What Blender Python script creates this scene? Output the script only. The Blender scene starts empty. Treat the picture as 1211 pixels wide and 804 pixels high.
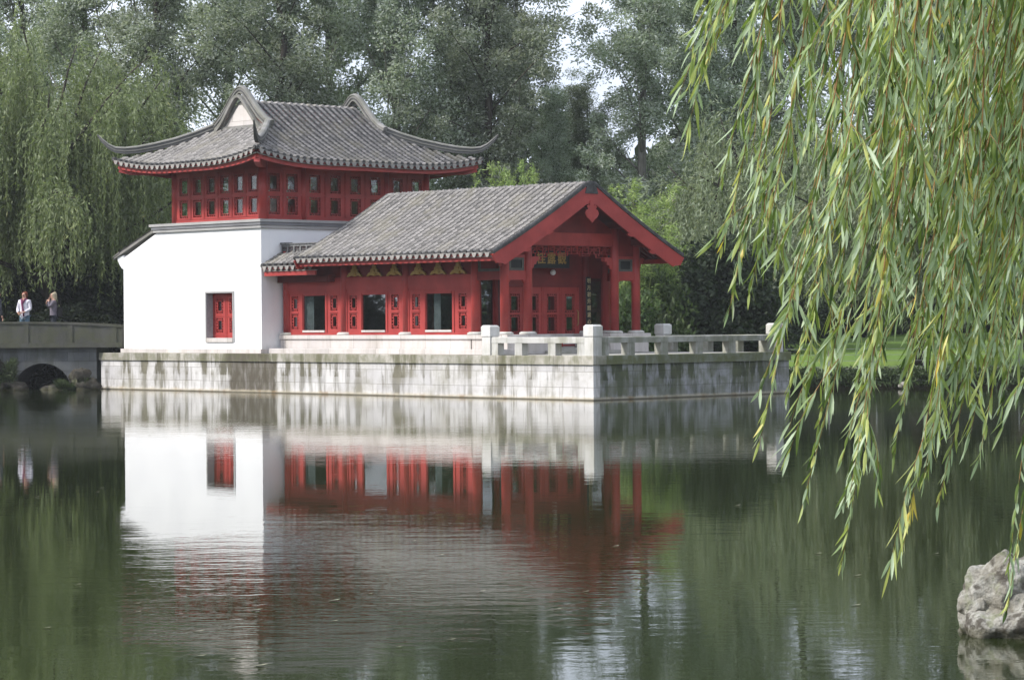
# Waterside pavilion in a park pond, overcast-bright day.
SUN_AZ_DEG = 252.0; SUN_EL_DEG = 42.0; SUN_STR = 3.4; SUN_ANG = 9.0
SKY_STR = 0.112; CLOUD_A = (6.6,7.3,8.9); CLOUD_B = (10.0,10.7,12.0); EXPO = 0.5; HAZE = 0.00030
import bpy, math, random
import numpy as np
from mathutils import Vector, Matrix
random.seed(7)
RS = np.random.RandomState(11)
sc = bpy.context.scene
COL = sc.collection

# ------------------------------------------------------------------ frames
CAM_H = 2.1
CX0, CY0 = 2.1193, 67.557            # waterside corner of the terrace
A44 = math.radians(44.0)
CA, SA = math.cos(A44), math.sin(A44)
def W(u, v, z=0.0):                  # building frame -> world
    return (CX0 + CA*u - SA*v, CY0 + SA*u + CA*v, z)

ORG = {}                             # object -> origin of its mesh coordinates
def tag(o, label=None, cat=None, group=None, kind=None):
    if label: o['label'] = label
    if cat: o['category'] = cat
    if group: o['group'] = group
    if kind: o['kind'] = kind
    return o
def thing(name, label, cat, loc, group=None, bld=False):
    """Empty at a thing's base; bld: loc is in the building frame."""
    e = bpy.data.objects.new(name, None); COL.objects.link(e)
    e.empty_display_size = 0.3
    if bld:
        e.location = W(*loc); e.rotation_euler = (0, 0, A44)
    else:
        e.location = loc
    ORG[e.name] = Vector(loc)
    tag(e, label, cat, group)
    return e
def link_mesh(name, me, parent=None):
    o = bpy.data.objects.new(name, me); COL.objects.link(o)
    if parent is not None:
        o.parent = parent
        ORG[o.name] = ORG.get(parent.name, Vector((0, 0, 0)))
    return o

class MB:
    def __init__(s): s.v = []; s.f = []
    def add(s, vs, fs):
        b = len(s.v); s.v.extend(tuple(p) for p in vs)
        s.f.extend(tuple(b+i for i in f) for f in fs); return s
    def box(s, x0, x1, y0, y1, z0, z1):
        vs = [(x0,y0,z0),(x1,y0,z0),(x1,y1,z0),(x0,y1,z0),(x0,y0,z1),(x1,y0,z1),(x1,y1,z1),(x0,y1,z1)]
        return s.add(vs, [(3,2,1,0),(4,5,6,7),(0,1,5,4),(1,2,6,5),(2,3,7,6),(3,0,4,7)])
    def cbox(s, x0, x1, y0, y1, z0, z1, c=0.02):
        """box with its top edges chamfered"""
        vs = [(x0,y0,z0),(x1,y0,z0),(x1,y1,z0),(x0,y1,z0),(x0,y0,z1-c),(x1,y0,z1-c),(x1,y1,z1-c),(x0,y1,z1-c),
              (x0+c,y0+c,z1),(x1-c,y0+c,z1),(x1-c,y1-c,z1),(x0+c,y1-c,z1)]
        fs = [(3,2,1,0),(0,1,5,4),(1,2,6,5),(2,3,7,6),(3,0,4,7),(4,5,9,8),(5,6,10,9),(6,7,11,10),(7,4,8,11),(8,9,10,11)]
        return s.add(vs, fs)
    def prism(s, poly, axis, a0, a1):
        """poly: 2D outline; axis 0: poly is (y,z) extruded in x, axis 1: (x,z) in y, axis 2: (x,y) in z"""
        def P(p, a):
            return (a,p[0],p[1]) if axis == 0 else (p[0],a,p[1]) if axis == 1 else (p[0],p[1],a)
        n = len(poly)
        vs = [P(p,a0) for p in poly] + [P(p,a1) for p in poly]
        fs = [tuple(range(n-1,-1,-1)), tuple(range(n,2*n))] + [(i,(i+1)%n,n+(i+1)%n,n+i) for i in range(n)]
        return s.add(vs, fs)
    def lathe(s, x, y, prof, n=14):
        """prof: (radius, z) from bottom to top"""
        vs = []
        for r, z in prof:
            for k in range(n):
                a = 2*math.pi*k/n; vs.append((x+r*math.cos(a), y+r*math.sin(a), z))
        fs = []
        for i in range(len(prof)-1):
            for k in range(n):
                fs.append((i*n+k, i*n+(k+1)%n, (i+1)*n+(k+1)%n, (i+1)*n+k))
        fs.append(tuple(range(n-1,-1,-1))); fs.append(tuple((len(prof)-1)*n+k for k in range(n)))
        return s.add(vs, fs)
    def tube(s, pts, rad, n=7):
        pts = [Vector(p) for p in pts]
        vs = []
        for i, p in enumerate(pts):
            t = (pts[min(i+1,len(pts)-1)] - pts[max(i-1,0)]).normalized()
            a = t.cross(Vector((0.31,0.17,0.93)));
            if a.length < 1e-3: a = t.cross(Vector((1,0,0)))
            a.normalize(); b = t.cross(a)
            r = rad[i] if hasattr(rad,'__len__') else rad
            for k in range(n):
                q = 2*math.pi*k/n
                vs.append(p + a*(r*math.cos(q)) + b*(r*math.sin(q)))
        fs = []
        for i in range(len(pts)-1):
            for k in range(n):
                fs.append((i*n+k, i*n+(k+1)%n, (i+1)*n+(k+1)%n, (i+1)*n+k))
        fs.append(tuple(range(n-1,-1,-1))); fs.append(tuple((len(pts)-1)*n+k for k in range(n)))
        return s.add(vs, fs)
    def sweep(s, pts, sec, scale=None, up=(0,0,1)):
        """section (side, height) swept along pts, heights kept along up"""
        pts = [Vector(p) for p in pts]; up = Vector(up); n = len(sec); vs = []
        for i, p in enumerate(pts):
            t = (pts[min(i+1,len(pts)-1)] - pts[max(i-1,0)]).normalized()
            side = t.cross(up)
            if side.length < 1e-4: side = Vector((1,0,0))
            side.normalize()
            nn = side.cross(t).normalized()
            k = scale[i] if scale else 1.0
            for a, b in sec: vs.append(p + side*(a*k) + nn*(b*k))
        fs = []
        for i in range(len(pts)-1):
            for k in range(n):
                fs.append((i*n+k, (i+1)*n+k, (i+1)*n+(k+1)%n, i*n+(k+1)%n))
        fs.append(tuple(range(n))); fs.append(tuple((len(pts)-1)*n+k for k in range(n-1,-1,-1)))
        return s.add(vs, fs)
    def wall(s, axis, a, th, s0, s1, z0, z1, holes):
        """wall in plane axis(0: x=a..a+th running in y; 1: y=a..a+th running in x) with rectangular holes (s0,s1,z0,z1)"""
        zs = sorted(set([z0,z1] + [h[2] for h in holes] + [h[3] for h in holes]))
        for i in range(len(zs)-1):
            za, zb = zs[i], zs[i+1]
            if zb-za < 1e-6: continue
            hs = sorted([(h[0],h[1]) for h in holes if h[2] < (za+zb)/2 < h[3]])
            cur = s0
            for h0, h1 in hs + [(s1,s1)]:
                if h0-cur > 1e-4:
                    if axis == 0: s.box(a, a+th, cur, h0, za, zb)
                    else: s.box(cur, h0, a, a+th, za, zb)
                cur = max(cur, h1)
        return s
    def mesh(s, name, mat=None, origin=(0,0,0), smooth=False):
        me = bpy.data.meshes.new(name)
        o = origin
        me.from_pydata([(p[0]-o[0],p[1]-o[1],p[2]-o[2]) for p in s.v], [], s.f)
        if mat: me.materials.append(mat)
        if smooth: me.shade_smooth()
        return me
    def build(s, name, mat, parent=None, smooth=False):
        o = ORG.get(parent.name, Vector((0,0,0))) if parent is not None else (0,0,0)
        return link_mesh(name, s.mesh(name, mat, o, smooth), parent)

def np_mesh(name, V, Fq, mat, tint=None, smooth=False, tri=False):
    """fast mesh from numpy arrays; tint: one float per face"""
    me = bpy.data.meshes.new(name)
    k = Fq.shape[1]; nf = len(Fq)
    me.vertices.add(len(V)); me.vertices.foreach_set('co', V.astype(np.float32).ravel())
    me.loops.add(nf*k); me.loops.foreach_set('vertex_index', Fq.astype(np.int32).ravel())
    me.polygons.add(nf)
    me.polygons.foreach_set('loop_start', np.arange(0, nf*k, k, dtype=np.int32))
    me.polygons.foreach_set('loop_total', np.full(nf, k, dtype=np.int32))
    if smooth: me.polygons.foreach_set('use_smooth', np.ones(nf, dtype=bool))
    me.update(calc_edges=True)
    me.materials.append(mat)
    if tint is not None:
        at = me.attributes.new('tint', 'FLOAT', 'FACE'); at.data.foreach_set('value', np.asarray(tint, dtype=np.float32))
    me.validate()
    return me

# ------------------------------------------------------------------ materials
def newmat(name):
    m = bpy.data.materials.new(name); m.use_nodes = True
    nt = m.node_tree; nt.nodes.clear()
    out = nt.nodes.new('ShaderNodeOutputMaterial')
    return m, nt, out
def N(nt, typ, **kw):
    n = nt.nodes.new(typ)
    for k, v in kw.items():
        if k in n.inputs: n.inputs[k].default_value = v
        else: setattr(n, k, v)
    return n
def ramp(nt, fac, stops):
    r = nt.nodes.new('ShaderNodeValToRGB'); e = r.color_ramp.elements
    while len(e) < len(stops): e.new(0.5)
    for i, (p, c) in enumerate(stops):
        e[i].position = p; e[i].color = (c[0], c[1], c[2], 1)
    nt.links.new(fac, r.inputs['Fac']); return r.outputs['Color']
def mix(nt, fac, a, b, mode='MIX'):
    m = nt.nodes.new('ShaderNodeMix'); m.data_type = 'RGBA'; m.blend_type = mode
    for sock, val in ((m.inputs[0], fac), (m.inputs[6], a), (m.inputs[7], b)):
        if isinstance(val, (int, float)): sock.default_value = val
        elif isinstance(val, tuple): sock.default_value = (val[0], val[1], val[2], 1)
        else: nt.links.new(val, sock)
    return m.outputs[2]
def mth(nt, op, a, b=0.0, clamp=False):
    m = nt.nodes.new('ShaderNodeMath'); m.operation = op; m.use_clamp = clamp
    for sock, val in ((m.inputs[0], a), (m.inputs[1], b)):
        if isinstance(val, (int, float)): sock.default_value = val
        else: nt.links.new(val, sock)
    return m.outputs[0]
def noise(nt, vec, scale, detail=4.0, rough=0.55, vscale=None):
    if vscale:
        mp = nt.nodes.new('ShaderNodeMapping'); mp.inputs['Scale'].default_value = vscale
        nt.links.new(vec, mp.inputs['Vector']); vec = mp.outputs[0]
    n = N(nt, 'ShaderNodeTexNoise', Scale=scale, Detail=detail, Roughness=rough)
    nt.links.new(vec, n.inputs['Vector']); return n.outputs['Fac']
def smooth(nt, x, lo, hi):
    m = nt.nodes.new('ShaderNodeMapRange'); m.interpolation_type = 'SMOOTHSTEP'
    m.inputs['From Min'].default_value = lo; m.inputs['From Max'].default_value = hi
    nt.links.new(x, m.inputs['Value']); return m.outputs['Result']
def finish(nt, out, col, rough=0.7, bump=None, dist=0.01, spec=0.4, coat=0.0):
    b = N(nt, 'ShaderNodeBsdfPrincipled')
    if isinstance(col, tuple): b.inputs['Base Color'].default_value = (*col, 1)
    else: nt.links.new(col, b.inputs['Base Color'])
    if isinstance(rough, float): b.inputs['Roughness'].default_value = rough
    else: nt.links.new(rough, b.inputs['Roughness'])
    b.inputs['Specular IOR Level'].default_value = spec
    if coat: b.inputs['Coat Weight'].default_value = coat
    if bump is not None:
        bp = N(nt, 'ShaderNodeBump', Strength=1.0, Distance=dist)
        nt.links.new(bump, bp.inputs['Height']); nt.links.new(bp.outputs[0], b.inputs['Normal'])
    nt.links.new(b.outputs[0], out.inputs['Surface']); return b
def objco(nt): return nt.nodes.new('ShaderNodeTexCoord').outputs['Object']
def geopos(nt): return nt.nodes.new('ShaderNodeNewGeometry').outputs['Position']

def m_painted(name, c, c2, sc_=3.0, rough=0.5, worn=0.0):
    m, nt, out = newmat(name); co = objco(nt)
    n1 = noise(nt, co, sc_, 5); n2 = noise(nt, co, 40, 3, 0.6, (1,1,0.25))
    col = mix(nt, smooth(nt, n1, 0.3, 0.7), c, c2)
    col = mix(nt, mth(nt, 'MULTIPLY', smooth(nt, n2, 0.55, 0.8), 0.35 + worn), col, (c[0]*0.55, c[1]*0.7, c[2]*0.7))
    finish(nt, out, col, rough, n2, 0.004); return m
def m_stone(name, c1, c2, stain=(0.10,0.09,0.06), amount=0.5, streak=True, blocks=None, moss=0.0, dist=0.01, patch=None, water=False):
    """weathered stone; blocks=(length,height,z offset): joints; streak: rain stains running down"""
    m, nt, out = newmat(name); co = objco(nt)
    sx = nt.nodes.new('ShaderNodeSeparateXYZ'); nt.links.new(co, sx.inputs[0])
    along = mth(nt, 'SUBTRACT', sx.outputs[1], sx.outputs[0])      # runs on along both faces of a corner
    cb = nt.nodes.new('ShaderNodeCombineXYZ'); nt.links.new(along, cb.inputs[0]); nt.links.new(sx.outputs[2], cb.inputs[1])
    fine = noise(nt, co, 38, 4, 0.65); big = noise(nt, co, 1.3, 4)
    col = mix(nt, smooth(nt, big, 0.3, 0.7), c1, c2)
    col = mix(nt, mth(nt, 'MULTIPLY', smooth(nt, fine, 0.45, 0.75), 0.25), col, (c1[0]*0.6, c1[1]*0.6, c1[2]*0.58))
    h = fine
    if blocks:
        L_, H_, zo = blocks
        mp = nt.nodes.new('ShaderNodeMapping'); mp.inputs['Location'].default_value = (0.13, zo, 0); nt.links.new(cb.outputs[0], mp.inputs[0])
        br = nt.nodes.new('ShaderNodeTexBrick'); nt.links.new(mp.outputs[0], br.inputs['Vector'])
        br.inputs['Scale'].default_value = 1.0; br.inputs['Brick Width'].default_value = L_; br.inputs['Row Height'].default_value = H_
        br.inputs['Mortar Size'].default_value = 0.006; br.inputs['Mortar Smooth'].default_value = 0.2; br.inputs['Bias'].default_value = -0.2
        br.inputs['Color1'].default_value = (1,1,1,1); br.inputs['Color2'].default_value = (0.72,0.72,0.74,1); br.inputs['Mortar'].default_value = (0.5,0.48,0.44,1)
        col = mix(nt, 0.85, col, br.outputs['Color'], 'MULTIPLY')
        h = mth(nt, 'SUBTRACT', mth(nt, 'MULTIPLY', fine, 0.3), br.outputs['Fac'])
    if streak:
        s1 = noise(nt, cb.outputs[0], 2.4, 6, 0.62, (1.0, 0.17, 1)); s2 = noise(nt, cb.outputs[0], 0.45, 3, 0.5, (1, 0.8, 1))
        k = mth(nt, 'MULTIPLY', smooth(nt, s1, 0.46, 0.60), smooth(nt, s2, 0.30, 0.56))
        if blocks and blocks[1] < 0.5: k = mth(nt, 'MULTIPLY', k, mth(nt, 'ADD', 0.80, mth(nt, 'MULTIPLY', smooth(nt, sx.outputs[2], 0.50, 0.54), 0.6)))
        k = mth(nt, 'MULTIPLY', k, amount, True)
        col = mix(nt, k, col, stain)
        s3 = noise(nt, cb.outputs[0], 7.5, 3, 0.6, (1.0, 0.07, 1))
        col = mix(nt, mth(nt, 'MULTIPLY', smooth(nt, s3, 0.55, 0.72), amount*0.6), col, (stain[0]*1.6, stain[1]*1.6, stain[2]*1.7))
    if streak:
        s4 = noise(nt, cb.outputs[0], 0.9, 5, 0.65, (1.0, 1.3, 1))
        col = mix(nt, mth(nt, 'MULTIPLY', smooth(nt, s4, 0.42, 0.72), amount*0.60), col, (stain[0]*2.0, stain[1]*2.0, stain[2]*2.0))
    if patch:                                                       # a long standing wet stain between two places of the wall
        p0, p1 = patch
        wob = mth(nt, 'MULTIPLY', mth(nt, 'SUBTRACT', noise(nt, cb.outputs[0], 2.0, 4), 0.5), 0.5)
        aa = mth(nt, 'ADD', along, wob)
        k = mth(nt, 'MULTIPLY', smooth(nt, aa, p0-0.12, p0+0.12), mth(nt, 'SUBTRACT', 1.0, smooth(nt, aa, p1-0.12, p1+0.12)))
        sp = noise(nt, cb.outputs[0], 5, 4, 0.6, (1, 0.3, 1))
        k = mth(nt, 'MULTIPLY', k, mth(nt, 'ADD', 0.72, mth(nt, 'MULTIPLY', smooth(nt, sp, 0.3, 0.6), 0.26)))
        col = mix(nt, k, col, (0.085,0.072,0.05))
    if moss:
        ms = noise(nt, co, 2.6, 5, 0.6)
        col = mix(nt, mth(nt, 'MULTIPLY', smooth(nt, ms, 0.40, 0.62), moss), col, (0.12,0.13,0.055))
    if water:                                                       # tide mark of lime and rust
        k = mth(nt, 'SUBTRACT', 1.0, smooth(nt, mth(nt, 'ADD', sx.outputs[2], mth(nt, 'MULTIPLY', noise(nt, cb.outputs[0], 3, 3), 0.10)), 0.06, 0.17))
        n3 = noise(nt, cb.outputs[0], 1.7, 4)
        col = mix(nt, mth(nt, 'MULTIPLY', k, 0.85), col, ramp(nt, n3, [(0.35,(0.42,0.36,0.24)),(0.52,(0.62,0.55,0.42)),(0.68,(0.34,0.20,0.07))]))
        k2 = mth(nt, 'SUBTRACT', 1.0, smooth(nt, sx.outputs[2], 0.015, 0.05))
        col = mix(nt, mth(nt, 'MULTIPLY', k2, 0.8), col, (0.035,0.03,0.02))
    finish(nt, out, col, 0.8, h, dist); return m
def m_tile(name, c1, c2, lich=(0.20,0.18,0.12)):
    m, nt, out = newmat(name); co = objco(nt)
    at = nt.nodes.new('ShaderNodeAttribute'); at.attribute_name = 'tint'
    n1 = noise(nt, co, 1.1, 5); n2 = noise(nt, co, 26, 3)
    col = mix(nt, at.outputs['Fac'], c1, c2)
    col = mix(nt, mth(nt, 'MULTIPLY', smooth(nt, n1, 0.47, 0.68), 0.40), col, lich)
    col = mix(nt, mth(nt, 'MULTIPLY', smooth(nt, n2, 0.5, 0.75), 0.4), col, (c1[0]*0.5,c1[1]*0.5,c1[2]*0.5))
    finish(nt, out, col, 0.62, n2, 0.006, 0.45); return m
def m_leaf(name, stops, back=None, trans=0.3, rough=0.5, spec=0.35):
    """stops: colour ramp over the per-leaf tint; back: colour of the underside"""
    m, nt, out = newmat(name)
    at = nt.nodes.new('ShaderNodeAttribute'); at.attribute_name = 'tint'
    col = ramp(nt, at.outputs['Fac'], stops)
    geo = nt.nodes.new('ShaderNodeNewGeometry')
    if back: col = mix(nt, geo.outputs['Backfacing'], col, back)
    oi = nt.nodes.new('ShaderNodeObjectInfo')
    hsv = nt.nodes.new('ShaderNodeHueSaturation')
    nt.links.new(mth(nt, 'ADD', 0.75, mth(nt, 'MULTIPLY', oi.outputs['Random'], 0.5)), hsv.inputs['Value'])
    nt.links.new(mth(nt, 'ADD', 0.485, mth(nt, 'MULTIPLY', oi.outputs['Random'], 0.03)), hsv.inputs['Hue'])
    nt.links.new(col, hsv.inputs['Color']); col = hsv.outputs[0]
    b = N(nt, 'ShaderNodeBsdfPrincipled', Roughness=rough); b.inputs['Specular IOR Level'].default_value = spec
    nt.links.new(col, b.inputs['Base Color'])
    t = nt.nodes.new('ShaderNodeBsdfTranslucent'); nt.links.new(mix(nt, 0.5, col, (0.9,1.0,0.35), 'MULTIPLY'), t.inputs[0])
    ms = nt.nodes.new('ShaderNodeMixShader'); ms.inputs[0].default_value = trans
    nt.links.new(b.outputs[0], ms.inputs[1]); nt.links.new(t.outputs[0], ms.inputs[2])
    nt.links.new(ms.outputs[0], out.inputs['Surface']); return m
def m_plain(name, c, rough=0.6, sc_=12.0, var=0.25, metal=0.0):
    m, nt, out = newmat(name); co = objco(nt); n1 = noise(nt, co, sc_, 4)
    col = mix(nt, smooth(nt, n1, 0.3, 0.7), c, tuple(x*(1-var) for x in c))
    b = finish(nt, out, col, rough, n1, 0.003); b.inputs['Metallic'].default_value = metal; return m
def m_glass(name, tint=(0.6,0.65,0.62), opa=0.35):
    m, nt, out = newmat(name)
    tr = nt.nodes.new('ShaderNodeBsdfTransparent'); tr.inputs[0].default_value = (*tint, 1)
    gl = nt.nodes.new('ShaderNodeBsdfGlossy'); gl.inputs['Roughness'].default_value = 0.02
    gl.inputs[0].default_value = (0.8,0.8,0.82,1)
    lw = nt.nodes.new('ShaderNodeLayerWeight'); lw.inputs[0].default_value = 0.5
    fr_ = mth(nt, 'ADD', 0.04, mth(nt, 'MULTIPLY', mth(nt, 'POWER', lw.outputs['Facing'], 5.0), 0.9))
    ms = nt.nodes.new('ShaderNodeMixShader')
    nt.links.new(mth(nt, 'ADD', fr_, opa*0.20, True), ms.inputs[0]); nt.links.new(tr.outputs[0], ms.inputs[1]); nt.links.new(gl.outputs[0], ms.inputs[2])
    nt.links.new(ms.outputs[0], out.inputs['Surface']); return m

M = {}
M['red'] = m_painted('red_paint', (0.41,0.054,0.048), (0.30,0.036,0.034), 1.6, 0.48, 0.35)
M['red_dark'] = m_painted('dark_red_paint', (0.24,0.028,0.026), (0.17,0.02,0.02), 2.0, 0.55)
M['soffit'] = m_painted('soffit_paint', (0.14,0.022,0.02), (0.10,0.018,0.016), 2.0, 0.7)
M['gold'] = m_plain('gold_paint', (0.55,0.36,0.11), 0.45, 20, 0.3, 0.3)
M['tile'] = m_tile('roof_tile', (0.018,0.017,0.016), (0.31,0.29,0.28))
M['tile_edge'] = m_plain('dark_tile', (0.075,0.073,0.072), 0.7, 9, 0.5)
M['drip'] = m_plain('drip_tile', (0.36,0.335,0.315), 0.75, 9, 0.35)
M['ridge'] = m_stone('ridge_mortar', (0.25,0.24,0.225), (0.17,0.165,0.16), amount=0.4, blocks=None, streak=False, moss=0.22)
M['ridge_dark'] = m_stone('ridge_tile_band', (0.12,0.118,0.115), (0.08,0.08,0.08), amount=0.3, streak=False)
M['ledge'] = m_stone('ledge_stone', (0.22,0.22,0.235), (0.16,0.16,0.17), amount=0.3, streak=False)
M['ledge_top'] = m_stone('ledge_stone_pale', (0.42,0.41,0.40), (0.34,0.33,0.33), amount=0.3, streak=False)
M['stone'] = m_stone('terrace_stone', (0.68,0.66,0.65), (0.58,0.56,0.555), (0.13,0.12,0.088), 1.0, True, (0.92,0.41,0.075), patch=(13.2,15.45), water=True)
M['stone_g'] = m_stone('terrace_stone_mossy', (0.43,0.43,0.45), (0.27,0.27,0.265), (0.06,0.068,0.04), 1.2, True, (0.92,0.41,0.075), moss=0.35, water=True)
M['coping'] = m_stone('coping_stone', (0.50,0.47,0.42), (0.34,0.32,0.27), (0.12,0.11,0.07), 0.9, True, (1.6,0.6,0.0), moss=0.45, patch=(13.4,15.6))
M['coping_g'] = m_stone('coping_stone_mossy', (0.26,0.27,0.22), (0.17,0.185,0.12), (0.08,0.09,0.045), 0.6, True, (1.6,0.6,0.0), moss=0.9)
M['plinth'] = m_stone('plinth_stone', (0.66,0.61,0.59), (0.58,0.54,0.52), (0.25,0.22,0.17), 0.3, True, (1.05,0.6,0.0))
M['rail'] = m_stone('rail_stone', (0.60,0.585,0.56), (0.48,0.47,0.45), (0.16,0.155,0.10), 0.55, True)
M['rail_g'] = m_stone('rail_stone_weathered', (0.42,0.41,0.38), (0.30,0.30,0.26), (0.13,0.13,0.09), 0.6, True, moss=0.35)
M['post'] = m_stone('post_stone', (0.68,0.66,0.64), (0.58,0.565,0.54), (0.25,0.24,0.18), 0.45, True)
M['paving'] = m_stone('paving_stone', (0.42,0.40,0.37), (0.33,0.32,0.29), amount=0.3, streak=False, moss=0.2)
M['brick_grey'] = m_plain('grey_brick', (0.20,0.20,0.20), 0.8, 14, 0.4)
M['glass'] = m_glass('window_glass', (0.90,0.94,0.91), 0.2)
M['glass_dark'] = m_glass('tinted_glass', (0.74,0.78,0.77), 0.8)
M['board'] = m_plain('black_board', (0.018,0.02,0.022), 0.4, 14, 0.3)
M['inside'] = m_plain('interior_plaster', (0.60,0.58,0.54), 0.9, 3, 0.2)
M['floor_in'] = m_plain('interior_floor', (0.12,0.09,0.07), 0.5, 3, 0.3)
M['grey_panel'] = m_plain('grey_green_panel', (0.12,0.125,0.11), 0.7, 10, 0.3)
M['jamb'] = m_plain('grey_jamb', (0.32,0.32,0.33), 0.8, 10, 0.2)
M['curtain_and_reflection'] = m_plain('grey_curtain_and_reflection', (0.42,0.44,0.47), 0.9, 4, 0.15)  # one grey for a curtain and for a painted wall reflection
M['brass'] = m_plain('brass_handle', (0.45,0.32,0.14), 0.35, 30, 0.2, 0.8)
M['lampglass'] = m_plain('white_lamp_glass', (0.75,0.72,0.70), 0.3, 8, 0.05)
def plaster():
    m, nt, out = newmat('white_plaster'); co = objco(nt)
    sx = nt.nodes.new('ShaderNodeSeparateXYZ'); nt.links.new(co, sx.inputs[0])
    n1 = noise(nt, co, 0.8, 5); n2 = noise(nt, co, 30, 3); n3 = noise(nt, co, 2.0, 5, 0.6, (1,1,0.22))
    col = mix(nt, smooth(nt, n1, 0.3, 0.7), (0.86,0.86,0.87), (0.80,0.80,0.82))
    col = mix(nt, mth(nt, 'MULTIPLY', smooth(nt, n3, 0.56, 0.8), 0.14), col, (0.55,0.55,0.53))
    k = mth(nt, 'SUBTRACT', 1.0, smooth(nt, mth(nt, 'ADD', sx.outputs[2], mth(nt, 'MULTIPLY', mth(nt, 'SUBTRACT', n3, 0.5), 0.5)), 0.02, 0.28))
    col = mix(nt, mth(nt, 'MULTIPLY', k, 0.4), col, (0.40,0.38,0.32))
    finish(nt, out, col, 0.85, n2, 0.003, 0.2); return m
M['plaster'] = plaster()
# ================================================================== terrace
TER = thing('stone_terrace', 'pale granite terrace rising from the pond under the red pavilion, streaked with dark stains', 'terrace', (0,0,0), bld=True)
U1, V1 = 8.03, 22.27
mb = MB(); mb.box(0.30, U1-0.05, 0.30, V1-0.05, 0.10, 1.10); mb.build('core', M['paving'], TER)
mb = MB(); mb.box(0.05, 0.30, 0.05, V1-0.05, -0.9, 0.93); mb.build('side_wall', M['stone'], TER)
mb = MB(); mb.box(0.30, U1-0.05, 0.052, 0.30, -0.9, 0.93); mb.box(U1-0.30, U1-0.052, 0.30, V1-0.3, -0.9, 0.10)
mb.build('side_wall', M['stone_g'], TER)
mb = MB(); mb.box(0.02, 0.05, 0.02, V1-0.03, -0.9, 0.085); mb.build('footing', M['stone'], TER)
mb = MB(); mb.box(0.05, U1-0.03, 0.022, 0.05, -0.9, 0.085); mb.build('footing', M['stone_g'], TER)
# coping: separate long stones with thin joints
mb = MB(); v = 0.0
rr = random.Random(3)
while v < V1-0.4:
    L_ = min(1.75 + rr.uniform(-.25,.25), V1-v); 
    if V1-(v+L_) < 0.6: L_ = V1-v
    mb.cbox(0.0 + rr.uniform(0,0.006), 0.50, v+0.003, v+L_-0.003, 0.935, 1.17+rr.uniform(-.004,.004), 0.012); v += L_
mb.build('coping', M['coping'], TER)
mb = MB(); u = 0.503
while u < U1-0.4:
    L_ = min(1.6 + rr.uniform(-.2,.2), U1-u)
    if U1-(u+L_) < 0.6: L_ = U1-u
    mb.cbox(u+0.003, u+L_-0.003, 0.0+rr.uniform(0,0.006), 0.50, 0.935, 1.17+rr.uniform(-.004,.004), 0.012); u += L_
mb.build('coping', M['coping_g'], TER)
mb = MB(); mb.box(0.503, U1-0.35, 0.503, V1-0.05, 1.10, 1.165); mb.build('paving', M['paving'], TER)

# ------------------------------------------------------------------ railings
def railing(name, label, axis, a, posts, blocks, r0, r1, mat_r, joint_at, grp='low stone railings round the terrace'):
    """axis 1: runs in v at u=a (outer face); axis 0: runs in u at v=a"""
    t = thing(name, label, 'railing', (a, (r0+r1)/2, 1.17) if axis == 1 else ((r0+r1)/2, a, 1.17), grp, bld=True)
    def bx(m_, s0, s1, off, wd, z0, z1, c=None):
        x = (a+off, a+off+wd, s0, s1) if axis == 1 else (s0, s1, a+off, a+off+wd)
        if c: m_.cbox(*x, z0, z1, c)
        else: m_.box(*x, z0, z1)
    js = [r0] + joint_at + [r1]
    for i in range(len(js)-1):
        m_ = MB(); bx(m_, js[i]+0.003, js[i+1]-0.003, 0.04, 0.26, 1.50, 1.66+rr.uniform(-.003,.003), 0.015); m_.build('rail', mat_r, t)
    for b in blocks:
        m_ = MB(); bx(m_, b, b+0.28, 0.05, 0.24, 1.171, 1.498); m_.build('block', mat_r, t)
    for p in posts:
        m_ = MB(); bx(m_, p, p+0.32, 0.01, 0.32, 1.171, 1.68, 0.008); o = m_.build('post', M['post'], t)
        m_ = MB(); bx(m_, p-0.02, p+0.34, -0.01, 0.36, 1.683, 1.985, 0.045); m_.build('post_cap', M['post'], o)
    return t
railing('stone_railing', 'low white stone rail on the sunlit front edge, left of the terrace corner', 1, 0.0, [3.92], [1.45, 2.72, 0.36, 3.66], 0.36, 3.90, M['rail'], [1.60, 2.86])
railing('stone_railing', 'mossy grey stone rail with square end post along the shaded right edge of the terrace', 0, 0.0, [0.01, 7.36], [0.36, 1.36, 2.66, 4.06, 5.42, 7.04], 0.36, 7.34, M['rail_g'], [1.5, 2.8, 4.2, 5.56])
railing('stone_railing', 'low grey stone rail at the back of the terrace, seen past the porch columns', 1, 7.36, [4.30], [0.40, 1.45, 2.6, 3.98], 0.36, 4.28, M['rail_g'], [1.6, 2.75])

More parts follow.
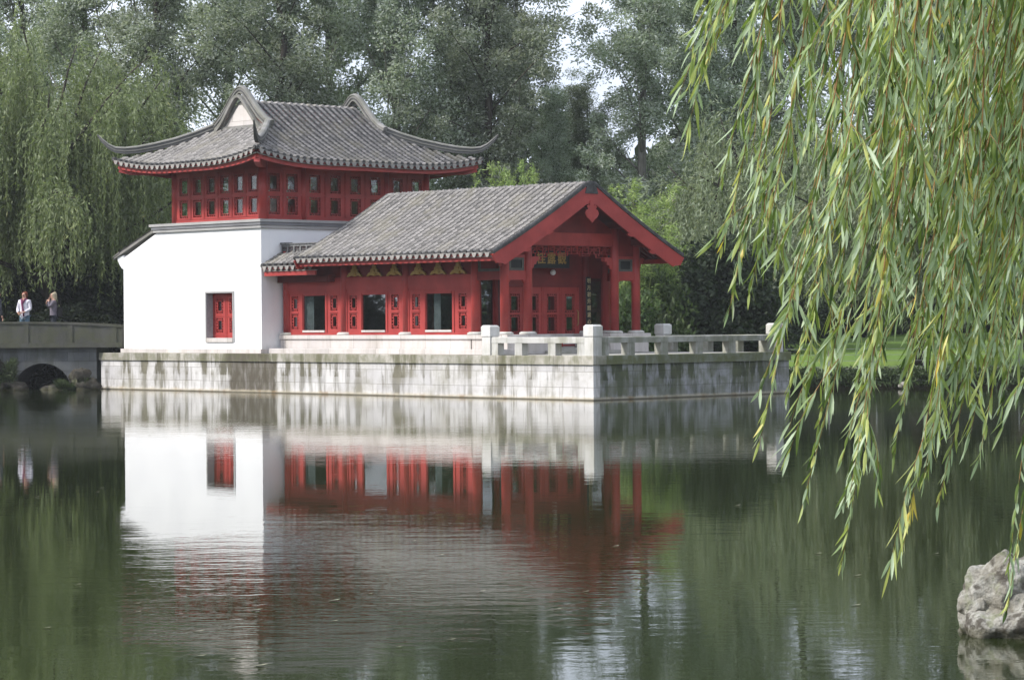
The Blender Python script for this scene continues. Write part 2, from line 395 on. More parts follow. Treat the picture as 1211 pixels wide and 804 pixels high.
# ================================================================== tiles
def tile_slope(name, parent, mat, S0, S1, dmax, P, pitch=0.262, course=0.15, back=None):
    """Courses of pan and cover tiles. S0..S1 along the eave, dmax(s): how far up the slope, P(s,d,h): point (frame coords)
    h above the roof surface."""
    n = max(1, int(round((S1-S0)/pitch))); p = (S1-S0)/n
    offs = [(0.0, 0.056), (0.032, 0.044), (0.048, 0.0), (p*0.36, -0.045), (p*0.5, -0.05), (p*0.64, -0.045), (p-0.048, 0.0), (p-0.032, 0.044), (p, 0.056)]
    V = []; F = []; T = []
    rs = random.Random(len(name)*17 + int(S1*100) + int(abs(P(0,0,0)[2])*100))
    for i in range(n):
        s0 = S0 + i*p
        dm0, dm1 = dmax(s0), dmax(s0+p)
        dm = max(dm0, dm1)
        if dm < 0.03: continue
        nc = max(1, int(math.ceil(dm/course)))
        jit_s = rs.uniform(-.004, .004); ctone = rs.random()
        for c in range(nc):
            t0, t1 = c*course, min((c+1)*course, dm)
            jz = rs.uniform(-.003, .005); b0 = len(V)
            tc = rs.random()
            for (tt, hh) in ((t0, 0.022+jz), (t1, 0.0)):
                for (o, z) in offs:
                    s = s0+o
                    d = min(tt, dmax(s)) if dmax(s) < dm else tt
                    V.append(P(s+jit_s*(0 < o < p), d, z+hh))
            k = len(offs)
            for j in range(k-1):
                F.append((b0+j, b0+j+1, b0+k+j+1, b0+k+j))
                if 2 <= j <= 5: T.append(0.0+0.12*tc)  # pans near black: painted shadow between the cover tiles
                else: T.append(min(1.0, 0.26+0.18*ctone+0.62*rs.random() + (0.25 if rs.random() < 0.10 else 0)))
            # riser at the lower end of the course
            if c > 0:
                for j in range(k-1):
                    F.append((b0-k+j, b0-k+j+1, b0+j+1, b0+j)); T.append(0.0 if 2 <= j <= 5 else 0.50)
    V = np.array(V) - np.array(ORG[parent.name])[None, :]
    me = np_mesh(name, V, np.array(F), mat, T)
    return link_mesh(name, me, parent)
def eave_ends(parent, S0, S1, P, pitch=0.262, outward=(0,0,0)):
    """dark round ends of the cover tiles and pale drip tiles below the pans"""
    n = max(1, int(round((S1-S0)/pitch))); p = (S1-S0)/n
    dk = MB(); dr = MB()
    ow = Vector(outward)
    rs = random.Random(int(S1*77))
    for i in range(n+1):
        s = S0+i*p
        c = Vector(P(s, 0.0, 0.015)); q = Vector(P(s+0.01, 0.0, 0.015)) if i < n else Vector(P(s-0.01, 0, 0.015))
        tdir = (q-c).normalized() * (1 if i < n else -1)
        pts = []
        r = 0.066
        for k in range(9):
            a = math.pi*(k/8.0)
            pts.append(c + tdir*(r*math.cos(a)) + Vector((0,0,r*math.sin(a))))
        pts += [c - tdir*r*0.8 + Vector((0,0,-0.055)), c + tdir*r*0.8 + Vector((0,0,-0.055))]
        m0 = len(pts)
        dk.add([x+ow*0.022 for x in pts] + [x-ow*0.10 for x in pts], [tuple(range(m0)), tuple(range(2*m0-1, m0-1, -1))] + [(k, m0+k, m0+(k+1)%m0, (k+1)%m0) for k in range(m0)])
    # one scalloped row of drip tiles
    so = []
    for i in range(n):
        j = rs.uniform(-.006, .006)
        for a_, d_ in ((-p/2,.012),(-.088,.012),(-.064,.085+j),(-.03,.122+j),(0,.132+j),(.03,.122+j),(.064,.085+j),(.088,.012)):
            so.append((S0+i*p+p/2+a_, d_))
    so.append((S1, .012)); vs = []
    for s_, d_ in so:
        c = Vector(P(s_, 0.0, -0.006))
        for w_, z_ in ((.035, 0), (.035, -d_), (.015, -d_), (.015, 0)): vs.append(c + ow*w_ + Vector((0,0,z_)))
    fs = []
    for k in range(len(so)-1):
        for q in range(4): fs.append((k*4+q, (k+1)*4+q, (k+1)*4+(q+1)%4, k*4+(q+1)%4))
    fs += [(3,2,1,0), tuple(len(vs)-4+q for q in range(4))]
    dr.add(vs, fs)
    dk.build('eave_tiles', M['tile_edge'], parent)
    dr.build('drip_tiles', M['drip'], parent)

# ------------------------------------------------------------------ lattice lights
LAT = {}
def lattice(parent, axis, a, s, z, w, h, outn, gl='glass', fm='red', name='window', ring=0.055):
    """a small light with a fretted frame: centre (s,z), opening w x h, in a wall plane a; outn: +1/-1 outward direction"""
    key = (axis, round(w,3), round(h,3), outn, gl, fm)
    if key not in LAT:
        f = MB(); g = ring
        iw, ih = w/2-g, h/2-g; t = 0.022
        def B(x0,x1,z0,z1,y0=-0.012,y1=0.018):
            if axis == 1: f.box(x0,x1,y0,y1,z0,z1)
            else: f.box(y0,y1,x0,x1,z0,z1)
        B(-iw,iw,ih-t,ih); B(-iw,iw,-ih,-ih+t); B(-iw,-iw+t,-ih+t,ih-t); B(iw-t,iw,-ih+t,ih-t)
        for k in (-0.55,0.0,0.55):
            B(iw*k-.014,iw*k+.014,ih,h/2); B(iw*k-.014,iw*k+.014,-h/2,-ih)
            B(-w/2,-iw,ih*k-.014,ih*k+.014); B(iw,w/2,ih*k-.014,ih*k+.014)
        for sx_ in (-1,1):
            for sz_ in (-1,1):
                B(min(sx_*iw,sx_*(iw+g*.6)),max(sx_*iw,sx_*(iw+g*.6)),min(sz_*ih,sz_*(ih+g*.35)),max(sz_*ih,sz_*(ih+g*.35)))
        me = f.mesh(name, M[fm])
        p = MB()
        if axis == 1: p.box(-w/2,w/2,0.024,0.030,-h/2,h/2)
        else: p.box(0.024,0.030,-w/2,w/2,-h/2,h/2)
        LAT[key] = (me, p.mesh('pane', M[gl]))
    me, pm = LAT[key]
    o = bpy.data.objects.new(name, me); COL.objects.link(o); o.parent = parent
    q = Vector((s, a, z)) if axis == 1 else Vector((a, s, z))
    org = ORG[parent.name]; o.location = q-org
    # frame mesh is drawn towards -axis; turn the parts round for the other side
    if outn > 0:
        o.rotation_euler = (0,0,math.pi)
    ORG[o.name] = q
    po = bpy.data.objects.new('pane', pm); COL.objects.link(po); po.parent = o
    return o

# ================================================================== white house with the red upper storey
HO = (3.9, 17.0, 1.17)
HOUSE = thing('garden_house', 'white plastered garden house with a red upper storey under an upswept tiled roof', 'house', HO, bld=True)
UW = 0.35; VA = 14.28; VB = 21.36; ZT = 4.97
# plinth course
mb = MB(); mb.box(UW-0.07, 7.6, VA-0.04, VB+0.10, 1.171, 1.30); mb.build('plinth', M['plinth'], HOUSE)
wv0, wv1, wz0, wz1 = 15.68, 17.00, 1.56, 3.02
mb = MB()
mb.wall(0, UW, 0.32, VA, 19.5, 1.30, ZT, [(wv0, wv1, wz0, wz1)])
mb.prism([(19.5,1.30),(VB,1.30),(VB,4.20),(19.5,ZT)], 0, UW, UW+0.32)
mb.prism([(VA,1.30),(VB,1.30),(VB,4.20),(19.5,ZT),(VA,ZT)], 0, UW+0.322, 7.5)
mb.prism([(VB,4.30),(VB,3.84),(VB+0.10,3.88),(VB+0.20,3.98),(VB+0.30,4.12),(VB+0.34,4.22)], 0, UW, 7.5)
mb.build('white_wall', M['plaster'], HOUSE)
# lean-to roof on the left
def lean(v): return 4.19 + (21.78-v)*(5.03-4.19)/(21.78-19.52)
mb = MB(); mb.prism([(19.50,lean(19.5)+0.0),(21.80,lean(21.8)),(21.80,lean(21.8)+0.07),(19.50,lean(19.5)+0.09)], 0, UW-0.06, 7.56)
mb.prism([(21.50,lean(21.5)+0.07),(21.82,lean(21.82)+0.06),(21.82,lean(21.82)-0.02),(21.84,lean(21.82)+0.08),(21.50,lean(21.5)+0.11)], 0, UW-0.08, 7.58)
mb.build('lean_to_roof', M['ridge'], HOUSE)
tile_slope('lean_to_tiles', HOUSE, M['tile'], UW, 7.5, lambda s: 2.2, lambda s, d, h: (s, 21.82-d, 4.19+0.09+d*0.3717+h))
# ledge
mb = MB(); mb.box(UW-0.10, 7.55, VA-0.10, 19.72, 5.05, 5.14); mb.build('ledge', M['ledge'], HOUSE)
mb = MB(); mb.box(UW-0.13, 7.58, VA-0.13, 19.80, 5.142, 5.225)
mb.box(UW-0.07, 7.52, VA-0.07, 19.66, ZT-0.01, 5.048); mb.build('ledge', M['ledge_top'], HOUSE)
# window in the white wall
win = MB().wall(0, UW-0.025, 0.03, wv0-0.07, wv1+0.045, wz0-0.05, wz1+0.05, [(wv0, wv1, wz0, wz1)]).build('window_frame', M['plaster'], HOUSE)
win['label'] = 'grey stone surround of the deep window in the white wall'
win.data.materials[0] = M['ledge_top']
mb = MB(); mb.box(UW, UW+0.29, wv1-0.012, wv1, wz0, wz1); mb.box(UW, UW+0.29, wv0, wv1-0.012, wz1-0.012, wz1); mb.build('jamb', M['jamb'], win)
mb = MB(); mb.box(UW-0.04, UW+0.29, wv0+0.0, wv1-0.012, wz0-0.05, wz0+0.08); mb.build('sill', M['plinth'], win)
lc = []
half = (wv1-wv0)/2
for i in range(2):
    lc.append(wv0 + half*(i+0.5))
sh = MB(); hz = [2.03, 2.62]
sh.wall(0, UW+0.25, 0.045, wv0, wv1-0.012, wz0+0.08, wz1-0.012, [(c-0.17, c+0.17, z-0.22, z+0.22) for c in lc for z in hz])
for c in lc:
    sh.box(UW+0.235, UW+0.25, c-half/2+0.01, c-half/2+0.055, wz0+0.09, wz1-0.03); sh.box(UW+0.235, UW+0.25, c+half/2-0.055, c+half/2-0.015, wz0+0.09, wz1-0.03)
    for z in (wz0+0.16, 2.31, 2.92): sh.box(UW+0.237, UW+0.25, c-half/2+0.056, c+half/2-0.056, z-0.02, z+0.02)
shut = sh.build('shutter', M['red'], HOUSE)
for c in lc:
    for z in hz: lattice(HOUSE, 0, UW+0.27, c, z, 0.34, 0.44, -1, 'glass_dark')
mb = MB(); mb.box(UW+0.32, UW+0.321, wv0, wv1, wz0, wz1); mb.build('room_dark', M['board'], HOUSE)  # black sheet standing in for the unlit room behind the panes

# upper storey: four timber walls with fretted lights
TU0, TU1, TV0, TV1 = 0.50, 7.38, 14.40, 19.02
Z0, Z1 = 5.226, 7.05
def storey_wall(axis, a, th, s0, s1, centres, outn):
    hs = [(c-0.22, c+0.22, z-0.275, z+0.275) for c in centres for z in (5.665, 6.36)]
    m_ = MB().wall(axis, a, th, s0, s1, Z0, Z1, hs)
    fo = a-0.018 if outn < 0 else a+th
    def B(x0,x1,z0,z1,t=0.018):
        if axis == 0: m_.box(fo, fo+t, x0, x1, z0, z1)
        else: m_.box(x0, x1, fo, fo+t, z0, z1)
    cs = sorted(centres)
    for i in range(len(cs)-1):
        if cs[i+1]-cs[i] < 1.0:
            mid = (cs[i]+cs[i+1])/2
            B(mid-0.035, mid-0.006, Z0+0.10, 6.76); B(mid+0.006, mid+0.035, Z0+0.10, 6.76)
    B(s0, s1, 5.985, 6.035); B(s0, s1, Z0+0.0, Z0+0.09); B(s0, s1, 6.765, 6.86)
    B(s0, s1, 5.33, 5.345, 0.012)
    w = m_.build('timber_wall', M['red'], HOUSE)
    for c in centres:
        for z in (5.665, 6.36):
            lattice(HOUSE, axis, a+th/2, c, z, 0.44, 0.55, outn, ring=0.048)
TH = 0.07
lv = [14.92+0.697*i for i in range(6)]
storey_wall(0, TU0+0.06, TH, TV0+0.15, TV1-0.12, lv, -1)
storey_wall(0, TU1-0.06-TH, TH, TV0+0.12, TV1-0.12, lv, 1)
ru = [1.02, 1.72] + [2.62+0.82*i for i in range(4)] + [6.02, 6.82]
storey_wall(1, TV0+0.06, TH, TU0+0.15, TU1-0.12, ru, -1)
storey_wall(1, TV1-0.06-TH, TH, TU0+0.15, TU1-0.12, ru, 1)
for cu, cv in ((TU0+0.13,TV0+0.13),(TU0+0.13,TV1-0.13),(TU1-0.13,TV0+0.13),(TU1-0.13,TV1-0.13)):
    MB().lathe(cu, cv, [(0.145,Z0),(0.145,Z1)], 16).build('column', M['red'], HOUSE, True)
for cu in (2.17, 5.55):
    for cv in (TV0+0.10, TV1-0.10): MB().lathe(cu, cv, [(0.105,Z0),(0.105,Z1)], 14).build('column', M['red'], HOUSE, True)
mb = MB(); mb.box(TU0+0.3, TU1-0.3, TV0+0.3, TV1-0.3, Z0-0.1, Z0+0.02); mb.build('upper_floor', M['floor_in'], HOUSE)

# hip and gable roof
EU0, EU1, EV0, EV1 = -0.70, 8.42, 13.15, 20.27
UC, VC = (EU0+EU1)/2, 16.71
DR = 3.56; DG = 2.20                     # run to the ridge, run to the gable foot
def lift(e): return 0.29*max(0.0, 1-e/2.7)**2.1
def prof(d):
    z = 6.98 + 0.434*d + 0.044*d*d
    if d > DR-0.25: z -= (d-(DR-0.25))**2*1.3
    return z
def edge_e(s, a, b): return min(s-a, b-s)
def PF(s, d, h):   # front slope (towards -v)
    e = max(0.0, edge_e(s, EU0, EU1)); l = lift(e)*max(0.0, 1-d/3.0); o = 0.12*max(0,1-e/1.6)**2*max(0,1-d/0.8)
    return (s, EV0+d-o*0.6, prof(d)+l+h)
def PB(s, d, h):
    p = PF(s, d, h); return (p[0], EV0+EV1-p[1], p[2])
def PL(s, d, h):
    e = max(0.0, edge_e(s, EV0, EV1)); l = lift(e)*max(0.0, 1-d/3.0); o = 0.12*max(0,1-e/1.6)**2*max(0,1-d/0.8)
    return (EU0+d-o*0.6, s, prof(d)+l+h)
def PR(s, d, h):
    p = PL(s, d, h); return (EU0+EU1-p[0], p[1], p[2])
def dF(s):
    e = edge_e(s, EU0, EU1); return max(0.0, e) if e < DG+0.02 else DR
def dL(s): return max(0.0, min(edge_e(s, EV0, EV1), DG))
ROOF = MB()
# boarding under the tiles (real thickness), one piece
def slab(mb_, S0, S1, dm, P, n=40, m_=10, t0=-0.035, t1=-0.10, brk=()):
    g = []
    ss = sorted([S0+(S1-S0)*i/n for i in range(n+1)] + list(brk)); n = len(ss)-1
    for i in range(n+1):
        s = ss[i]; D = dm(min(max(s,S0+1e-4),S1-1e-4))
        row = [[P(s, D*j/m_, t) for j in range(m_+1)] for t in (t0,t1)]
        g.append(row)
    vs = []; idx = {}
    for i in range(n+1):
        for k in (0,1):
            for j in range(m_+1):
                idx[i,k,j] = len(vs); vs.append(g[i][k][j])
    fs = []
    for i in range(n):
        for j in range(m_):
            fs.append((idx[i,0,j],idx[i+1,0,j],idx[i+1,0,j+1],idx[i,0,j+1]))
            fs.append((idx[i,1,j],idx[i,1,j+1],idx[i+1,1,j+1],idx[i+1,1,j]))
        fs.append((idx[i,0,0],idx[i,1,0],idx[i+1,1,0],idx[i+1,0,0]))
    mb_.add(vs, fs)
for P_, S0, S1, dm in ((PF,EU0,EU1,dF),(PB,EU0,EU1,dF),(PL,EV0,EV1,dL),(PR,EV0,EV1,dL)):
    slab(ROOF, S0, S1, dm, P_, brk=((S0+DG-0.001, S0+DG+0.03, S1-DG-0.03, S1-DG+0.001) if dm is dF else ()))
RF = ROOF.build('roof', M['soffit'], HOUSE)
RF['label'] = 'large grey tiled hip-and-gable roof with upswept corners over the red upper storey'
tile_slope('tiles_front', RF, M['tile'], EU0, EU1, dF, PF)
tile_slope('tiles_back', RF, M['tile'], EU0, EU1, dF, PB)
tile_slope('tiles_side', RF, M['tile'], EV0, EV1, dL, PL)
tile_slope('tiles_side', RF, M['tile'], EV0, EV1, dL, PR)
for o in list(RF.children):
    if o.name.startswith('tiles_'): o.name = 'tiles'
eave_ends(RF, EU0, EU1, PF, outward=(0,-1,0)); eave_ends(RF, EV0, EV1, PL, outward=(-1,0,0)); eave_ends(RF, EV0, EV1, PR, outward=(1,0,0)); eave_ends(RF, EU0, EU1, PB, outward=(0,1,0))
# eave boards: pale batten and red fascia, following the lift
def eave_board(P, S0, S1, inset, z0, z1, th, name, mat):
    pts = [P(S0+(S1-S0)*i/48, inset, 0) for i in range(49)]
    sec = [(-th/2,z0),(th/2,z0),(th/2,z1),(-th/2,z1)]
    MB().sweep(pts, sec).build(name, mat, RF)
for P_, S0, S1 in ((PF,EU0,EU1),(PB,EU0,EU1),(PL,EV0,EV1),(PR,EV0,EV1)):
    eave_board(P_, S0+0.04, S1-0.04, 0.07, -0.165, -0.145, 0.09, 'batten', M['drip'])
    eave_board(P_, S0+0.12, S1-0.12, 0.13, -0.31, -0.166, 0.06, 'fascia', M['red'])
    eave_board(P_, S0+0.12, S1-0.12, 0.34, -0.36, -0.10, 0.05, 'fascia', M['red_dark'])
for su in (0,1):
    for sv in (0,1):
        u_ = EU0 if su == 0 else EU1; v_ = EV0 if sv == 0 else EV1; du = 1 if su == 0 else -1; dv = 1 if sv == 0 else -1
        pts = [(u_+du*q, v_+dv*q, 6.98+zz) for q, zz in ((0.10,0.02),(0.35,-0.06),(0.8,-0.08),(1.2,-0.06))]
        MB().sweep(pts, [(-.09,-.14),(.09,-.14),(.09,.14),(-.09,.14)]).build('corner_beam', M['red'], RF)
# rafters under the eaves
mb = MB()
nr = 34
for i in range(nr):
    s = EU0+1.0+(EU1-EU0-2.0)*i/(nr-1)
    for P_ in (PF, PB): mb.sweep([P_(s,0.16,-0.15),P_(s,min(1.3,edge_e(s,*(((EU0,EU1) if P_ in (PF,PB) else (EV0,EV1))))*0.9-0.1),-0.15)], [(-.03,-.035),(.03,-.035),(.03,.035),(-.03,.035)])
for i in range(24):
    s = EV0+1.0+(EV1-EV0-2.0)*i/23
    for P_ in (PL, PR): mb.sweep([P_(s,0.16,-0.15),P_(s,min(1.3,edge_e(s,*(((EU0,EU1) if P_ in (PF,PB) else (EV0,EV1))))*0.9-0.1),-0.15)], [(-.03,-.035),(.03,-.035),(.03,.035),(-.03,.035)])
mb.build('rafters', M['soffit'], RF)
# gable triangles, ridges
for side in (0,1):
    uu = EU0+DG+0.02 if side == 0 else EU1-DG-0.02
    sg = 1 if side == 0 else -1
    zf = prof(DG)
    tri = [(VC-1.30, zf-0.02), (VC+1.30, zf-0.02), (VC+0.85, zf+0.30), (VC+0.30, prof(DR)-0.16), (VC, prof(DR)-0.04), (VC-0.30, prof(DR)-0.16), (VC-0.85, zf+0.30)]
    wt = [(VC-0.82, zf+0.06), (VC+0.82, zf+0.06), (VC+0.50, zf+0.34), (VC+0.08, zf+0.72), (VC-0.08, zf+0.72), (VC-0.50, zf+0.34)]
    MB().prism(wt, 0, min(uu-sg*0.012,uu), max(uu-sg*0.012,uu)).build('gable_plaster', M['plinth'], RF)
    u2 = uu+sg*0.15
    MB().prism(tri, 0, min(uu,u2), max(uu,u2)).build('gable', M['ridge'], RF)
    fr = [(uu-sg*0.02, VC-1.25, zf+0.03),(uu-sg*0.02, VC+1.25, zf+0.03)]
    MB().sweep(fr, [(-.06,-.05),(.06,-.05),(.06,.05),(-.06,.05)]).build('gable_ledge', M['ridge'], RF)
    # verge ridge over the gable
    uv = uu+sg*0.02
    crv = [(1.50,8.33),(1.22,8.46),(0.95,8.66),(0.68,8.93),(0.42,9.21),(0.22,9.40),(0.10,9.47),(0,9.49)]
    pts = [(uv, VC-a, z-0.10) for a, z in crv] + [(uv, VC+a, z-0.10) for a, z in reversed(crv[:-1])]
    sec = [(-.15,-.20),(.15,-.20),(.15,-.04),(.11,-.03),(.11,.05),(.135,.06),(.10,.11),(0,.13),(-.10,.11),(-.135,.06),(-.11,.05),(-.11,-.03),(-.15,-.04)]
    body = [(-.09,-.18),(.09,-.18),(.09,.045),(-.09,.045)]
    cap = [(-.115,.046),(.115,.046),(.115,.07),(.07,.115),(0,.13),(-.07,.115),(-.115,.07)]
    band = [(-.105,-.07),(.105,-.07),(.105,-.035),(-.105,-.035)]
    vr = MB().sweep(pts, [(a*.9,b*.8) for a,b in body]).build('verge_ridge', M['ridge'], RF)
    MB().sweep(pts, [(a*.9,b*.8) for a,b in cap]).build('ridge_cap', M['ridge'], vr); MB().sweep(pts, band).build('ridge_band', M['ridge_dark'], vr)
    # inner moulding below the verge, framing the triangle
    p2 = [(uv-sg*0.13, VC-a*0.90, z-0.34) for a, z in crv] + [(uv-sg*0.13, VC+a*0.90, z-0.34) for a, z in reversed(crv[:-1])]
    MB().sweep(p2, [(-.06,-.045),(.06,-.045),(.06,.045),(-.06,.045)]).build('verge_moulding', M['ridge'], RF)
    for sv in (0,1):
        v_ = EV0 if sv == 0 else EV1; dv = 1 if sv == 0 else -1; u_ = EU0 if side == 0 else EU1
        hp = [(2.22,8.28),(1.8,8.05),(1.35,7.85),(0.9,7.70),(0.5,7.60),(0.2,7.57),(0.0,7.60),(-0.16,7.72),(-0.30,7.90),(-0.40,8.06)]
        pts = [(u_+sg*d, v_+dv*d, z) for d, z in hp]
        sc_ = [.85,.85,.85,.85,.82,.76,.66,.50,.34,.16]
        sec = [(-.12,-.17),(.12,-.17),(.12,-.02),(.085,-.01),(.085,.07),(.11,.085),(.08,.13),(0,.15),(-.08,.13),(-.11,.085),(-.085,.07),(-.085,-.01),(-.12,-.02)]
        body = [(-.085,-.17),(.085,-.17),(.085,.05),(-.085,.05)]
        cap = [(-.11,.051),(.11,.051),(.10,.09),(.05,.125),(-.05,.125),(-.10,.09)]
        band = [(-.105,-.07),(.105,-.07),(.105,-.035),(-.105,-.035)]
        hr = MB().sweep(pts, body, sc_).build('hip_ridge', M['ridge_dark'], RF)
        MB().sweep(pts, cap, sc_).build('ridge_cap', M['ridge'], hr); MB().sweep(pts, band, sc_).build('ridge_band', M['ridge'], hr)

# ================================================================== red porch pavilion
PO = (3.8, 9.0, 1.17)
PAV = thing('porch_pavilion', 'red waterside pavilion with gabled porch on round columns and plain grey tiled roof', 'pavilion', PO, bld=True)
RU0, RU1, RV0, RV1 = 0.0, 7.60, 3.78, 12.20
RC = 3.80
def gp(d):
    z = 3.98 + 0.47*d + 0.0185*d*d
    if d > RC-0.22: z -= (d-(RC-0.22))**2*1.5
    return z
def GF(s, d, h): return (RU0+d, s, gp(d)+h)
def GB(s, d, h): return (RU1-d, s, gp(d)+h)
mb = MB()
slab(mb, RV0, RV1, lambda s: RC, GF, 4, 16); slab(mb, RV0, RV1, lambda s: RC, GB, 4, 16)
PR_ = mb.build('roof', M['soffit'], PAV)
PR_['label'] = 'plain two-sided grey tiled roof ending in a red bargeboard gable'
tile_slope('tiles', PR_, M['tile'], RV0+0.02, RV1, lambda s: RC, GF)
tile_slope('tiles', PR_, M['tile'], RV0+0.02, RV1, lambda s: RC, GB)
eave_ends(PR_, RV0+0.06, RV1, GF, outward=(-1,0,0)); eave_ends(PR_, RV0+0.06, RV1, GB, outward=(1,0,0))
for P_, sg in ((GF,1),(GB,-1)):
    for z0, z1, ins, th, nm, mt in ((-.165,-.145,.07,.09,'batten','drip'),(-.30,-.166,.13,.06,'fascia','red')):
        pts = [P_(RV0+0.07+(RV1-RV0-0.09)*i/6, ins, 0) for i in range(7)]
        MB().sweep(pts, [(-th/2,z0),(th/2,z0),(th/2,z1),(-th/2,z1)]).build(nm, M[mt], PR_)
mb = MB()
for i in range(36):
    s = RV0+0.3+(RV1-RV0-0.5)*i/35
    for P_ in (GF, GB): mb.sweep([P_(s,0.17,-0.14),P_(s,1.3,-0.14)], [(-.03,-.035),(.03,-.035),(.03,.035),(-.03,.035)])
mb.build('rafters', M['soffit'], PR_)
# bargeboards front and back
for vv, fr in ((RV0-0.055, True), (RV1+0.005, False)):
    for sg in (1,-1):
        top = []; bot = []
        for i in range(17):
            d = -0.06 + (RC+0.06)*i/16
            top.append((d, gp(max(d,0))+min(d,0)*0.47 - 0.05))
        top[-1] = (RC, gp(RC)-0.14)
        n_ = 16
        for i in range(n_+1):
            d = 0.40 + (RC-0.40)*i/n_
            bot.append((d, gp(d)-0.56+0.03*(1-d/RC)))
        poly = top + bot[::-1]
        # little carved steps in the lower end
        poly += [(0.34, gp(0.40)-0.50), (0.30, gp(0.3)-0.44), (0.24, gp(0.3)-0.46), (0.14, gp(0.1)-0.33), (0.10, gp(0.1)-0.36)]
        pl = [((RU0+x) if sg == 1 else (RU1-x), z) for x, z in poly]
        MB().prism(pl, 1, vv, vv+0.05).build('bargeboard', M['red'], PAV)
    # verge tiles on the gable edge
    for P_ in (GF, GB):
        pts = [P_(vv+0.025, -0.03+(RC+0.03)*i/24, 0.0) for i in range(25)]
        MB().sweep(pts, [(-.05,-.04),(.04,-.04),(.04,.03),(0.02,.065),(-.03,.065),(-.05,.03)]).build('verge_tiles', M['tile_edge'], PR_)
mb = MB(); mb.prism([(RC-0.26,5.66),(RC+0.26,5.66),(RC+0.14,6.0),(RC-0.14,6.0)], 1, RV0-0.075, RV0+0.1); mb.build('ridge_end', M['tile_edge'], PR_)
# pendant
hp = [(0,4.84),(0.10,4.93),(0.21,5.00),(0.27,5.10),(0.23,5.20),(0.15,5.22),(0.20,5.30),(0.12,5.36),(0.09,5.30),(0.07,5.46)]
pl = [(RC+x-0.0,z) for x,z in hp] + [(RC-x,z) for x,z in reversed(hp[1:])]
MB().prism(pl, 1, RV0-0.085, RV0-0.057).build('pendant', M['red'], PAV)
# purlin ends below the bargeboard
for d in (1.25, 2.15):
    for sg in (1,-1):
        u_ = RU0+d if sg == 1 else RU1-d
        zc = gp(d)-0.62
        pl = [(u_+0.17*math.cos(a)*1.0, zc+0.12+0.10*math.sin(a)) for a in [math.pi*k/8+math.pi for k in range(9)]]
        pl = pl + [(u_+0.17, zc+0.12+sg*(-0.08)+0.1), (u_-0.17, zc+0.12+sg*0.08-0.0)] if False else pl
        MB().prism(pl, 1, RV0-0.05, RV0+0.0).build('carved_end', M['red'], PAV)
        MB().box(u_-0.07, u_+0.07, RV0+0.0, RV1-0.1, gp(d)-0.34, gp(d)-0.14).build('purlin', M['soffit'], PAV)

# plinth of the pavilion
def plinth_piece(u0, u1, v0, v1):
    m_ = MB(); m_.box(u0+0.05, u1-0.05, v0+0.05, v1, 1.171, 1.60); m_.build('plinth', M['plinth'], PAV)
    m_ = MB(); m_.cbox(u0, u1, v0, v1, 1.602, 1.715, 0.012); m_.build('plinth_cap', M['plinth'], PAV)
plinth_piece(0.95, 2.62, 4.22, 5.70); plinth_piece(5.05, 6.75, 4.22, 5.70)
plinth_piece(0.952, 6.748, 5.702, 14.20)
mb = MB(); mb.cbox(0.55, 0.948, 3.95, 14.24, 1.171, 1.32, 0.012); mb.build('plinth_step', M['plinth'], PAV)
mb = MB(); mb.box(2.622, 5.048, 4.25, 5.698, 1.171, 1.33); mb.build('porch_floor', M['paving'], PAV)
mb = MB(); mb.box(2.4, 5.3, 3.85, 4.22, 1.171, 1.25); mb.build('porch_step', M['paving'], PAV)

def column(u, v, z0, z1, r=0.13, mat='red'):
    o = MB().lathe(u, v, [(r,z0),(r,z0+(z1-z0)*0.6),(r*0.93,z1)], 20).build('column', M[mat], PAV, True)
    MB().lathe(u, v, [(0.235,z0-0.082),(0.25,z0-0.06),(0.24,z0-0.03),(0.185,z0)], 16).build('column_base', M['post'], o, True)
cz = 1.80
COLS_F = [1.20, 2.10, 5.60, 6.50]
V_F, V_D = 4.58, 5.75
for u in COLS_F: column(u, V_F, cz, gp(min(u,RU1-u))-0.15)
for u in (1.20, 6.45): column(u, V_D, cz, 4.25)
column(2.06, V_D, cz, 4.3, 0.11, 'red_dark'); column(5.58, V_D, cz, 4.3, 0.11, 'red_dark')
